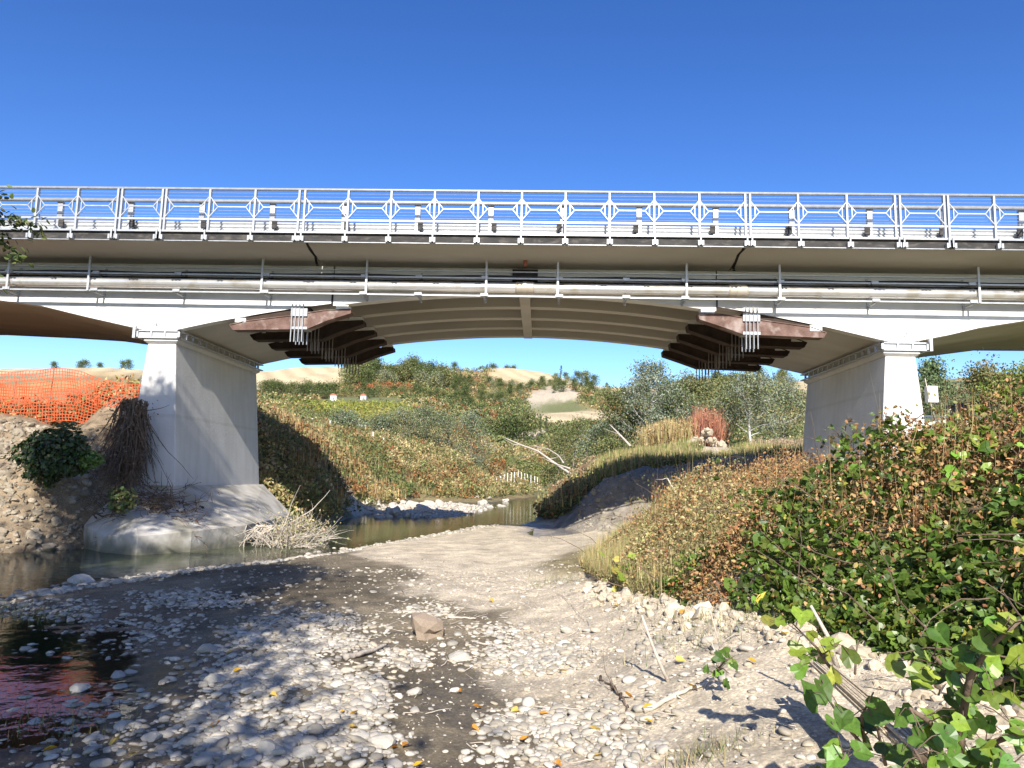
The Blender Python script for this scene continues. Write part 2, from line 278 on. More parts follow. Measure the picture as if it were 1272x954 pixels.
# ------------------------------------------------------------------ terrain
# zones: S sand, M mud (damp), W river bed, B bare bank soil, K scrub earth, F stubble field, V vineyard, C pale cliff, T grass, H spoil heap
NP=[ # x,y,z,zone near and middle ground
(-9,16,-.5,'W'),(-12,14,-.5,'W'),(-16,13,-.5,'W'),(-7,20.5,-.5,'W'),(-6.3,24,-.5,'W'),(-5.5,27.5,-.4,'W'),(-5,31.5,-.3,'W'),(-20,12,-.5,'W'),(-30,11,-.5,'W'),(-9,13.2,-.3,'W'),(-12,11,-.35,'W'),(-45,10,-.5,'W'),
(-7.0,31.5,-.3,'W'),(-3.5,34.5,-.25,'W'),(-6.8,27.5,-.4,'W'),
(-2.0,31,0.05,'S'),(-3.3,25.5,.05,'S'),(-4.5,21,.05,'S'),(-5.4,16.9,.06,'M'),(-7.0,14,.03,'M'),(-8,11.3,.0,'M'),(-10,9,.0,'M'),(-13,7,.05,'M'),
(-4.6,6.8,-.035,'M'),(-5.4,7.6,-.02,'M'),(-5.4,9.2,.0,'M'),(-3.4,8,.03,'M'),(-3.5,6.6,-.02,'M'),(-4,5.2,.0,'M'),(-3.5,12,.13,'M'),(-4.8,10.5,.03,'M'),(-3.4,10,.1,'M'),(-7,9,-.03,'M'),
(-2.3,6.6,.09,'M'),(-1.6,5.6,.1,'M'),(-3.1,8.4,.07,'M'),(-1.3,8.6,.05,'M'),(-.95,7.6,.05,'M'),(-.75,6.4,.05,'M'),(-.6,5.4,.05,'M'),(-2,9.6,.05,'M'),(-.3,5.0,.06,'M'),(.2,5.6,.1,'S'),(-.1,7.9,.1,'S'),(-.7,9.4,.14,'M'),(-1.8,4,.1,'M'),(0,3,.2,'S'),
(-1.3,16.3,.16,'S'),(.7,22.5,.2,'S'),(2,27,.2,'S'),(-.6,30.8,.08,'S'),(-3,18,.15,'S'),(-3.5,14.5,.15,'M'),(-1,12,.2,'S'),(.6,13,.3,'S'),(.6,10,.33,'S'),(.6,8,.3,'S'),(1.0,6,.38,'S'),(1.35,5,.45,'S'),(1.6,4,.5,'S'),
(1.2,10,.48,'S'),(1.7,8.4,.62,'S'),(2.2,6.8,.7,'S'),(2.6,5.4,.72,'S'),(2.8,4.3,.75,'S'),(3,3,.8,'K'),
(1.4,15,.45,'K'),(2,12,.85,'K'),(3,10,1.25,'K'),(3,8,1.2,'K'),(3.2,6,1.05,'K'),(4,7,1.5,'K'),(4,10,1.5,'K'),(5,12,1.35,'K'),(6.5,10,1.7,'K'),(8,12,1.85,'K'),(5,14,1.3,'K'),(3,16,1.15,'K'),(5,7,1.9,'K'),(3.6,5,1.15,'K'),(5,5,1.75,'K'),
(2.6,20,.6,'S'),(4,19,1.1,'K'),(7,18,1.4,'K'),(12,20,1.9,'K'),(14,12,2.1,'K'),(20,20,2.2,'T'),(20,4,2.4,'K'),(10,-3,2.2,'K'),(3,0,.8,'K'),(0,-4,.5,'K'),(-5,-5,.5,'K'),(-9,0,.4,'K'),(-13,3,.3,'K'),(-20,4,.2,'K'),(-20,-10,1,'K'),(0,-20,2,'K'),(20,-20,2.5,'K'),(50,10,2.6,'T'),(-60,0,1,'K'),(45,-40,3,'K'),(-40,-40,3,'K'),(0,-90,4,'K'),
# spoil heap right of the track
(2.0,29.3,.35,'H'),(1.2,31.2,.25,'H'),(3.0,27.5,.35,'H'),(2.6,31.5,1.9,'H'),(4.2,31.0,2.2,'H'),(5.8,31,2.6,'H'),(8,31,3.15,'H'),(10,30,3.0,'H'),(4.5,27,.9,'H'),(6.5,26.5,1.4,'H'),(9,26,2.0,'H'),(3.2,34,2.1,'K'),(6,35,2.6,'K'),(8.5,34.5,2.6,'T'),(1.0,34,.5,'K'),(12,26,2.5,'T'),(3.6,23.5,.5,'S'),(6,22,1.2,'K'),
# left bank
(-12.4,16.9,.05,'B'),(-11.7,18.0,.15,'B'),(-11.6,19.2,1.35,'B'),(-10.6,18.6,-.3,'B'),(-9.2,20.4,-.35,'B'),(-9.6,19,-.35,'B'),(-10.7,19.9,.5,'B'),(-16,16.2,.05,'B'),(-22,16,.05,'B'),(-35,15.5,.05,'B'),(-12.4,17.7,.9,'B'),(-16,17.3,1.1,'B'),(-23,17.2,1.1,'B'),(-12.3,18.9,2.1,'B'),(-16,18.6,2.5,'B'),(-12,19.9,3.2,'B'),(-14,19.8,3.2,'B'),(-16,19.8,3.25,'B'),(-18.5,19.8,3.3,'B'),(-14,21.5,3.15,'B'),(-12.8,20.4,3.1,'B'),(-13.4,19.3,2.8,'B'),(-15,19.2,2.85,'B'),(-13,24,3.15,'K'),(-17,21.5,3.25,'B'),(-25,19.8,3.4,'B'),(-40,19.5,3.4,'B'),(-11.2,20.8,3.1,'B'),(-10.4,22,1.0,'B'),(-9.6,24,.6,'B'),
(-14,25,3.3,'K'),(-20,30,3.4,'K'),(-30,40,3.6,'K'),(-12.4,28,3.3,'K'),(-9,28.5,.1,'K'),(-8.6,30.5,.05,'K'),(-10.5,30,2.1,'K'),(-8.8,34,.1,'K'),(-9.3,38,.1,'S'),(-12.5,33,4.0,'K'),(-11,36,2.6,'K'),(-14,40,4.3,'K'),(-12.5,45,3.3,'K'),(-10.2,45,.4,'K'),(-10.8,52,.5,'K'),(-11,62,.6,'K'),(-6,84,.7,'K'),(-13,62,3.0,'K'),(-16,62,4.6,'K'),
(-7,38,.12,'S'),(-5,42,.15,'S'),(-8.5,46,.15,'S'),(-4,48,.1,'S'),(-7,52,.15,'S'),(-2.8,40,-.15,'W'),(-1.8,46,-.3,'W'),(-2.5,56,-.3,'W'),(-1.2,64,-.3,'W'),(.5,76,-.3,'W'),(1.5,90,-.2,'W'),(-5.5,60,.1,'K'),(-3.2,70,.1,'K'),(-1.8,80,.12,'K'),(.6,66,.1,'S'),(2.5,82,.1,'S'),
(0.2,40,.15,'T'),(.8,48,.3,'K'),(1.8,60,.7,'K'),(3,40,2.4,'K'),(4,50,2.8,'K'),(4.5,70,2.4,'K'),(7,42,3.3,'K'),(9.5,44,4.0,'C'),(10.5,46,3.9,'C'),(8,50,3.6,'T'),(14,45,3.6,'T'),(14,60,4,'T'),(20,45,3.2,'T'),(30,60,4,'T'),(15,34,2.9,'T'),(18,80,6,'K'),(6,90,5,'K'),(-6,110,4,'K'),(0,105,3.5,'K'),
(-8,75,3.4,'K'),(-11,90,5,'K'),(-20,90,6.6,'K'),(-30,60,4.6,'K'),(-50,60,4.6,'K'),(-40,90,7,'K'),(-4,92,3.2,'K')]
FP=[ # px,py,dist,zone far ground seen in the photograph
(330,512,110,'K'),(450,510,125,'V'),(380,506,135,'V'),(560,535,115,'K'),(650,556,125,'K'),(600,522,160,'K'),(450,497,190,'T'),(330,498,190,'K'),(550,498,230,'K'),(350,485,280,'F'),(400,470,340,'F'),(340,470,340,'F'),(400,460,400,'F'),(330,459,400,'F'),(250,461,400,'F'),(430,462,380,'F'),(500,470,330,'K'),(450,476,310,'K'),(540,474,330,'K'),(560,486,290,'K'),(470,486,280,'K'),
(620,465,450,'F'),(650,468,440,'F'),(690,474,430,'F'),(580,468,430,'K'),(620,492,300,'K'),(600,505,250,'K'),(700,508,230,'T'),(640,500,255,'K'),(745,500,250,'K'),(700,491,262,'C'),(665,494,260,'C'),(735,494,260,'K'),(740,482,400,'F'),(700,516,190,'F'),(730,516,190,'F'),(655,541,152,'C'),(640,552,140,'K'),(680,550,140,'K'),(640,535,165,'K'),(700,540,150,'K'),(780,510,250,'K'),(780,484,400,'F'),(900,482,380,'K'),(1000,474,400,'F'),(980,480,380,'F'),(1150,476,400,'K'),(1272,476,400,'K'),(1500,476,400,'K'),(150,462,400,'F'),(60,461,400,'F'),(-200,470,400,'K'),(-600,480,400,'K'),(50,500,150,'K'),(200,500,150,'K'),(900,530,120,'K'),(1100,540,120,'T'),(1272,540,120,'T'),(1500,550,120,'K'),(-300,520,150,'K')]
P=[(x,y,z,c) for x,y,z,c in NP]
for px,py,Y,c in FP:
    q=W(px,py,Y);P.append((q[0],q[1],q[2],c))
for a in range(0,360,30):
    for r,z in ((800,20),(1600,0),(4000,-20)):
        P.append((r*math.sin(math.radians(a)),r*math.cos(math.radians(a)),z,'K'))
for a in range(75,290,30): P.append((250*math.sin(math.radians(a)),250*math.cos(math.radians(a)),6,'K'))
PX=np.array([p[0] for p in P]);PY=np.array([p[1] for p in P]);PZ=np.array([p[2] for p in P]);PC=np.array([p[3] for p in P])
def lp(x,y):
    r=np.hypot(x,y)+1e-6;k=np.log1p(r/10)/r
    return x*k*3,y*k*3
def slope_den(x,y): return np.hypot(x,y)+14
def _U(d2): return .5*d2*np.log(d2+1e-9)
ax,ay=lp(PX,PY)
A=_U((ax[:,None]-ax)**2+(ay[:,None]-ay)**2)+np.eye(len(P))*2e-4
Q=np.c_[np.ones(len(P)),ax,ay]
S=np.block([[A,Q],[Q.T,np.zeros((3,3))]])
sol=np.linalg.solve(S,np.r_[PZ/slope_den(PX,PY),0,0,0])
def smooth_h(x,y):
    x=np.asarray(x,float).ravel();y=np.asarray(y,float).ravel();out=np.empty(len(x))
    for i in range(0,len(x),20000):
        u,v=lp(x[i:i+20000],y[i:i+20000])
        K=_U((u[:,None]-ax)**2+(v[:,None]-ay)**2)
        out[i:i+20000]=(K@sol[:len(P)]+sol[-3]+sol[-2]*u+sol[-1]*v)*slope_den(x[i:i+20000],y[i:i+20000])
    return out
ZC={'S':(.72,.61,.45),'M':(.20,.165,.11),'W':(.15,.155,.085),'B':(.27,.205,.135),'K':(.24,.195,.095),'F':(.56,.45,.27),'V':(.26,.24,.06),'C':(.52,.44,.32),'T':(.17,.18,.07),'H':(.30,.265,.215)}
ZK=list(ZC)
zcol=np.array([ZC[k] for k in ZK]);pz=np.array([ZK.index(c) for c in PC])
def zones(x,y):
    """soft zone weights (n, zones)"""
    x=np.asarray(x,float).ravel();y=np.asarray(y,float).ravel();out=np.zeros((len(x),len(ZK)))
    oh=np.eye(len(ZK))[pz]
    for i in range(0,len(x),20000):
        X=x[i:i+20000];Y=y[i:i+20000]
        u,v=lp(X,Y);u=u+.14*fbm(u*5,v*5,4,5);v=v+.14*fbm(u*5,v*5,4,9)
        d=(u[:,None]-ax)**2+(v[:,None]-ay)**2
        w_=1/(d**2.2+1e-6);ww=w_@oh
        ww=ww**1.6;out[i:i+20000]=ww/ww.sum(1)[:,None]
    return out
def rough_h(x,y,wt):
    r=np.hypot(x,y);near=1/(1+(r/45)**2)
    bank=wt[:,ZK.index('B')]+wt[:,ZK.index('H')];k=wt[:,ZK.index('K')];sand=wt[:,ZK.index('S')]+wt[:,ZK.index('M')];cl=wt[:,ZK.index('C')]
    h=bank*(.17*fbm(x*.9,y*.9,5,3)+.11*fbm(x*4,y*4,3,8))
    h=h+k*fbm(x*.5,y*.5,4,4)*.25
    h=h+sand*(fbm(x*.45,y*.45,4,6)*.06+fbm(x*3,y*3,3,7)*.022*near+near*.02*fbm(x*9,y*9,3,12))
    h=h+fbm(x*.012,y*.012,4,2)*np.clip((r-150)/250,0,1)*7
    h=h+cl*np.clip(r/60,0,5)*.45*np.abs(fbm(x*.35,y*.35,4,11))
    # crumbly pale lip at the foot of the vine bank
    dd=np.abs(x-np.interp(y,LIPY,LIPX));h=h+.07*np.exp(-(dd/.22)**2)*(y>4.4)*(y<11.5)*(.7+1.6*fbm(x*3,y*3,3,21))
    # wheel ruts along the track
    tx=np.interp(y,[8,14,20,28],[.2,0.,-.6,-1.]);ru=np.exp(-((x-tx-.8)/.2)**2)+np.exp(-((x-tx+.8)/.2)**2)
    h=h-.03*ru*(y>10)*(y<29)
    return h
LIPY=[3,4.3,5.2,6.8,8.4,10,11.5,14.5];LIPX=[2.9,2.6,2.45,2.0,1.45,1.05,.8,.6]
def ground_z(x,y):
    x=np.atleast_1d(np.asarray(x,float));y=np.atleast_1d(np.asarray(y,float))
    return smooth_h(x,y)+rough_h(x,y,zones(x,y))
def gz(x,y): return float(ground_z(x,y)[0])
th=np.concatenate([np.linspace(-math.pi,-.72,90,endpoint=False),np.linspace(-.72,.72,620,endpoint=False),np.linspace(.72,math.pi,90,endpoint=False)])
rr=np.concatenate([[.3,.8,1.3,1.8,2.3],np.exp(np.linspace(math.log(2.8),math.log(120),640)),np.exp(np.linspace(math.log(121),math.log(4500),170))])
TH,RR=np.meshgrid(th,rr);gx=(RR*np.sin(TH)).ravel();gy=(RR*np.cos(TH)).ravel()
wt=zones(gx,gy);gzv=smooth_h(gx,gy)+rough_h(gx,gy,wt)
nth=len(th);nr=len(rr);idx=np.arange(nth*nr).reshape(nr,nth);nx_=np.roll(idx,-1,axis=1)
quads=np.stack([idx[:-1],nx_[:-1],nx_[1:],idx[1:]],-1).reshape(-1,4)
colr=wt@zcol
# damp mud lightens with height; drifts of pale silt
si=np.clip(.5+1.6*fbm(gx*.5,gy*.5,4,33),0,1)[:,None]
mud=wt[:,[ZK.index('M')]];colr=colr*(1-mud)+mud*(np.array([.15,.12,.078])*(1-si)+np.array([.30,.245,.165])*si)
wet=np.clip(1-(gzv-.0)/.07,0,1)*(np.hypot(gx,gy)<120);colr=colr*(1-.4*wet[:,None])
fld=wt[:,[ZK.index('F')]]*(.16*np.sin(gx*.55+gy*.25+3*fbm(gx*.01,gy*.01,3,3)))[:,None];colr=colr*(1+fld)
kk=wt[:,[ZK.index('K')]]*np.clip((np.hypot(gx,gy)-60)/100,0,1)[:,None]*np.clip(fbm(gx*.04,gy*.04,4,14)*2,-1,1)[:,None]
colr=np.clip(colr*(1+kk*np.array([.7,.35,.1])),.01,.9)
if True:
    me=rawmesh('ground',np.c_[gx,gy,gzv],[quads,np.array([idx[0]])],True,colr,{'wet':wet,'grit':wt[:,0]+wt[:,1]})
    tag(link('ground',me,'ground'),kind='structure')
# water: one sheet of real ripples with depth read off the bed beneath
wx=np.linspace(-60,6,265);wy=np.concatenate([np.linspace(4.6,40,180),np.linspace(40.5,100,90)])
WX,WY=np.meshgrid(wx,wy);wxx=WX.ravel();wyy=WY.ravel();bed=smooth_h(wxx,wyy)
keep=((wxx<.0)|(wyy>33))
ids=np.arange(len(wxx)).reshape(len(wy),len(wx));q=np.stack([ids[:-1,:-1],ids[:-1,1:],ids[1:,1:],ids[1:,:-1]],-1).reshape(-1,4);q=q[keep[q].all(1)]
tag(link('river',rawmesh('river',np.c_[wxx,wyy,np.zeros(len(wxx))],[q],True,None,{'depth':np.clip((-bed-.07)/.3,0,.85)}),'water'),kind='structure')
# ------------------------------------------------------------------ the bridge
D0=18.8;GY=[20.3,21.82,23.35,24.88,26.4];GT=.34;ZS=7.78
bridge=empty('road_bridge',(0,23,7),label='long white concrete road bridge with grey soffit crossing the river on two piers',cat='bridge');WORLD.add(bridge.name)
B=MB();prof=[(D0,7.97),(D0,8.16),(28.9,8.16),(28.9,7.97),(27.6,7.86),(26.75,ZS),(20.15,ZS),(19.5,7.86)]
def xext(mb,prof,x0,x1):
    n=len(prof);V=[(x0,y,z) for y,z in prof]+[(x1,y,z) for y,z in prof]
    mb.add(V,[tuple(range(n)),tuple(range(2*n-1,n-1,-1))]+[(i,i+n,(i+1)%n+n,(i+1)%n) for i in range(n)])
xj0=W(381,305,D0)[0];xj1=W(923.4,309.5,D0)[0]
xext(B,prof,-40,xj0-.02);xext(B,prof,xj0+.02,xj1-.02);xext(B,prof,xj1+.02,40)
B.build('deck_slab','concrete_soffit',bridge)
B=MB();B.box((-40,D0-.09,7.975),(40,D0-.002,8.185));B.build('edge_beam','edge_beam',bridge)
B=MB();B.box((-40,D0-.16,8.186),(40,D0+.16,8.235));B.box((-40,D0-.11,7.955),(40,D0-.04,7.973));B.build('edge_plate','galvanised',bridge)
B=MB();B.box((-40,28.9,7.97),(40,29.0,8.3));B.build('edge_beam','edge_beam',bridge)
B=MB();B.box((-40,19.7,8.163),(40,28.3,8.2));B.build('road_surface','cable',bridge)
# crooked open joints under the slab
for pts in (((381,305),(385,311),(392,318),(393,327),(394,337)),((925,308),(917,316),(914,326),(911,333),(912,340))):
    B=MB();Ys=[D0+.02,19.2,19.6,20.0,20.24];Zs=[7.966,7.91,7.84,7.80,7.775]
    V=[];
    for (px,py),Y,z in zip(pts,Ys,Zs):
        x=W(px,py,Y)[0];V+=[(x-.035,Y,z-.004),(x+.035,Y,z-.004),(x+.035,Y,z+.03),(x-.035,Y,z+.03)]
    B.add(V,[(i*4+k,i*4+(k+1)%4,i*4+4+(k+1)%4,i*4+4+k) for i in range(4) for k in range(4)]+[(0,1,2,3),(19,18,17,16)])
    B.build('expansion_joint','dark_void',bridge)
# drop-in span: five arched girders
xa,xb=W(413,372,20.3)[0]+.02,W(890.7,383,20.3)[0]-.02
mid=(W(651,366,20.3)[0]);zap=7.04;zend=6.72
def zrib(x): return zap-(zap-zend)*((x-mid)/4.75)**2
for Y in GY:
    xs=np.linspace(xa,xb,25);poly=[(x,zrib(x)) for x in xs]+[(xb,ZS-.002),(xa,ZS-.002)]
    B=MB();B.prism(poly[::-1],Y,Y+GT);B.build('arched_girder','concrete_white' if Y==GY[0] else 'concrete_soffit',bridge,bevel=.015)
B=MB();x0=W(645,372,20.6)[0];
for i in range(4): B.box((x0,GY[i]+GT+.003,zap-.02),(x0+.3,GY[i+1]-.003,ZS-.004))
B.box((x0,GY[0]+.02,zap-.025),(x0+.3,GY[4]+GT-.02,zap-.005))
B.build('cross_diaphragm','concrete_soffit',bridge)
# cantilever arms and side spans: solid haunched bodies over the piers
def edge(pts,Y=20.3): return [tuple(W(a,b,Y)[[0,2]]) for a,b in pts]
L=edge([(0,373),(52,380),(105,393),(157,404.8),(189,411.5),(210,411.5),(262,400.5),(330,388.5),(372,382),(412,377)])
L=[(-40,6.0),(-34,6.35),(-27,6.75),(-20,6.82),(-17.3,6.74)]+L
Rr=edge([(891,381),(950,391),(1030,407),(1070,416.5),(1107.7,425),(1137,424),(1177,416.4),(1217,407),(1272,398.5)])
Rr=Rr+[(15.2,6.85),(20,6.9),(26,6.75),(33,6.35),(40,6.0)]
for prof_,nm in ((L,'cantilever_span'),(Rr,'cantilever_span')):
    xs0,xs1=prof_[0][0],prof_[-1][0]
    poly=list(prof_)+[(xs1,ZS-.003),(xs0,ZS-.003)]
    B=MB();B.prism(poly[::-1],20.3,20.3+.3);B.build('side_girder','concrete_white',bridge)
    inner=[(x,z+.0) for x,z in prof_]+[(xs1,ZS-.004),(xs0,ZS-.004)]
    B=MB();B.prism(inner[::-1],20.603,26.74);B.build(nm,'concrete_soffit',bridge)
# dark joint lines on the outer face, rust streak, faint graffiti, terracotta spout
for px,y0,y1 in ((413,364,380),(890.5,366,383)):
    a=W(px,y0,20.29);c=W(px,y1,20.29);B=MB();B.box((a[0]-.02,20.285,c[2]),(a[0]+.02,20.298,a[2]));B.build('expansion_joint','dark_void',bridge)
def scribble(strokes,Y):
    B=MB()
    for s in strokes:
        p=[W(a,b,Y) for a,b in s]
        for q0,q1 in zip(p[:-1],p[1:]): B.bar(q0,q1,.010,.004)
    B.build('graffiti','paint_grey',bridge)
scribble([[(187,401),(189,410),(193,400),(197,409),(204,399.5)],[(190,404),(197,402),(201,406)],[(195,399),(193,411)],[(188,407),(199,403)]],20.296)
scribble([[(1113,423),(1116,412),(1119,411),(1118,422)],[(1118,416),(1121,412),(1123,420),(1125,411),(1128,421)],[(1112,424),(1115,418)],[(1122,421),(1127,413)]],20.296)
p=W(652.5,329,19.7);B=MB();B.tube([p+[0,.03,.22],p+[0,0,-.03]],[.055,.055],10);B.build('drain_spout','terracotta',bridge,smooth=False)
B=MB();B.box((W(636,342,20)[0],20.2,W(0,341,20.2)[2]-.0),(W(668,342,20)[0],20.29,7.73));B.build('bearing_block','edge_beam',bridge)
# ---- railing
rail=empty('bridge_railing',(0,D0,8.2),label='white galvanised metal railing with octagon pattern along the near edge of the bridge',cat='railing');WORLD.add(rail.name)
PXs=[-350,-292,-235,-177,-120,-62,-8,45,95.7,(145.5,150.5),(201,205.5),260,316.4,(371.3,378.3),432.3,485.7,539.7,594,648,702.3,757,812.4,868.5,(925.5,931.4),991,1051.5,(1111.4,1117.6),(1172.6,1177.4),1234.6,1292,1350,1408,1466,1524,1582,1640]
zr={}
def rx(px): return W(px,265,D0)[0]
def zz(py,Y=D0): return W(650,py,Y)[2]
posts=[]
for p in PXs: posts+=[rx(a) for a in (p if isinstance(p,tuple) else (p,))]
for x in posts:
    B=MB();B.box((x-.026,D0-.05,8.236),(x+.026,D0+.05,zz(239)));B.box((x-.02,D0-.2,zz(304)),(x+.02,D0-.162,8.236));po=B.build('post','galvanised',rail,bevel=.006)
    B=MB();B.box((x-.075,D0-.21,zz(305)),(x-.023,D0-.112,zz(299)));B.box((x+.023,D0-.21,zz(305)),(x+.075,D0-.112,zz(299)));B.build('clamp','galvanised',po)
B=MB();B.tube([(rx(-400),D0,zz(238)),(rx(1700),D0,zz(238))],.04,10);B.build('top_rail','galvanised',rail,smooth=True)
for py in (242.5,246.8,250.8,264.8,268.8,272.2):
    B=MB();B.tube([(rx(-400),D0+.02,zz(py)),(rx(1700),D0+.02,zz(py))],.005,6);B.build('wire','galvanised',rail)
B=MB();B.box((rx(-400),D0-.02,zz(277.4)),(rx(1700),D0+.02,zz(275)));B.build('bottom_rail','galvanised',rail)
spans=[]
flat=[a if isinstance(a,tuple) else (a,a) for a in PXs]
for a,b in zip(flat[:-1],flat[1:]):
    x0,x1=rx(a[1]),rx(b[0]);B=MB();k=.235
    zt,zm,zb=zz(247.5),zz(261),zz(274.5);Y=D0-.03
    for x,sg in ((x0,1),(x1,-1)):
        B.bar((x,Y,zt),(x+sg*k,Y,zm),.022,.02);B.bar((x+sg*k,Y,zm),(x,Y,zb),.022,.02)
        B.bar((x+sg*k*.52,Y,zm+(zt-zm)*.47),(x+sg*k*.52,Y,zm-(zm-zb)*.47),.026,.03)
    B.box((x0+k,Y-.015,zm-.016),(x1-k,Y+.015,zm+.016))
    B.build('lattice_panel','galvanised',rail)
# ---- vehicle guard rail behind
gr=empty('guard_rail',(0,19.55,8.2),label='heavy grey steel crash barrier standing on the deck behind the white railing',cat='guard rail');WORLD.add(gr.name)
GYy=19.55
def gzp(py): return W(650,py,GYy)[2]
gp=[-370,-285,-197,-110,-20,74.7,162.5,251,338.7,428,519,610,699,793.7,888.6,983,1079.6,1172,1268,1360,1450,1540,1630]
for px in gp:
    x=W(px,270,GYy)[0];B=MB()
    B.box((x-.07,GYy-.05,8.2),(x+.07,GYy+.05,gzp(256)))
    B.add([(x-.07,GYy-.055,gzp(260)),(x+.07,GYy-.055,gzp(260)),(x+.11,GYy-.055,gzp(254)),(x-.11,GYy-.055,gzp(254)),(x-.07,GYy-.04,gzp(260)),(x+.07,GYy-.04,gzp(260)),(x+.11,GYy-.04,gzp(254)),(x-.11,GYy-.04,gzp(254))],[(3,2,1,0),(4,5,6,7),(0,1,5,4),(1,2,6,5),(2,3,7,6),(3,0,4,7)])
    po=B.build('post','galvanised',gr,bevel=.006)
    B=MB();s=1 if px>640 else -1
    B.box((x-.16*s if s>0 else x+.02,GYy-.09,gzp(288)),(x-.02 if s>0 else x+.16,GYy-.06,gzp(277)));B.build('spacer_block','edge_beam',po)
x0,x1=W(-400,270,GYy)[0],W(1700,270,GYy)[0]
B=MB();B.tube([(x0,GYy-.1,gzp(255)),(x1,GYy-.1,gzp(255))],.055,10);B.build('top_beam','galvanised',gr,smooth=True)
zt_,zb_=gzp(277),gzp(291);pf=[]
for i in range(13):
    t_=i/12;pf.append((GYy+.09+.04*math.cos(t_*6*math.pi),zb_+(zt_-zb_)*t_))
pf2=pf+[(y+.006,z) for y,z in pf[::-1]]
B=MB();n_=len(pf);V=[(x0,y,z) for y,z in pf]+[(x1,y,z) for y,z in pf];B.add(V,[(i,i+n_,i+1+n_,i+1) for i in range(n_-1)]);B.build('wave_beam','galvanised_dull',gr,smooth=True)
# ---- pipeline hung under the cantilever
pl=empty('pipeline',(0,20,7.1),label='shiny metal clad water pipe with cable tray hung on brackets under the deck edge',cat='pipe');WORLD.add(pl.name)
pz_=W(650,358,19.98)[2];X0=W(-420,350,19.9)[0];X1=W(1720,350,19.9)[0]
B=MB();xs=np.linspace(X0,X1,15)
B.tube([(x,19.98,pz_+.004*math.sin(i*2.1)) for i,x in enumerate(xs)],.148,28);po=B.build('pipe','pipe_clad',pl,smooth=True)
for i,x in enumerate(np.arange(X0+.6,X1,1.0)):
    B=MB();B.tube([(x-.018,19.98,pz_),(x+.018,19.98,pz_)],.1535,28);B.build('pipe_seam','pipe_clad',po,smooth=False)
for px in (652,917):
    x=W(px,358,19.9)[0];B=MB();B.tube([(x-.26,19.98,pz_),(x-.22,19.98,pz_),(x+.22,19.98,pz_),(x+.26,19.98,pz_)],[.15,.172,.172,.15],28)
    B.tube([(x-.05,19.98,pz_),(x+.05,19.98,pz_)],.185,28);B.build('pipe_coupling','pipe_band',po,smooth=False)
def zy(py,Y=19.8): return W(650,py,Y)[2]
B=MB();B.box((X0,19.79,zy(369)),(X1,19.82,zy(366.3)));B.box((X0,19.79,zy(367.2)),(X1,19.86,zy(366.2)));B.build('support_rail','galvanised',pl)
B=MB();B.box((X0,19.84,zy(346.4)),(X1,19.88,zy(344.6)));B.box((X0,19.86,zy(337.8)),(X1,19.9,zy(336.6)));B.build('cable_tray','galvanised_dull',pl)
for k in range(4):
    B=MB();B.tube([(x,19.92+.055*k,zy(343)+.02*math.sin(i*1.3+k)+.015*(k%2)) for i,x in enumerate(np.linspace(X0,X1,60))],.032,7);B.build('cable','cable',pl,smooth=True)
B=MB();B.box((X0,20.12,zy(350)),(X1,20.28,zy(346)));B.build('gap_shade','dark_void',pl)  # dark box put where shade fills the gap above the pipe
hang=[-330,-215,-100,9,109.6,325,455,604,693,853,968.7,1216,1340,1470,1600]
allb=[-380,-265,-150,-40,9,118,220,330,452,520,602,695,778,851,970,1087,1208,1300,1410,1520,1630]
for px in hang:
    x=W(px,350,19.77)[0];B=MB();B.box((x-.028,19.755,zy(368.5)),(x+.028,19.785,7.885));B.build('hanger','galvanised_dull',pl)
for px in allb:
    x=W(px,350,19.8)[0];B=MB()
    B.box((x-.025,19.83,zy(370.4)),(x+.025,20.297,zy(369.1)));B.box((x-.1,19.765,zy(368.6)),(x+.1,19.788,zy(365.2)))
    B.box((x-.09,19.79,zy(347)),(x+.09,19.838,zy(343.4)));B.box((x-.02,19.885,zy(346.2)),(x+.02,20.297,zy(345)))
    B.box((x-.03,20.27,zy(372.5)),(x+.03,20.297,zy(334.8)));B.build('bracket','galvanised',pl)
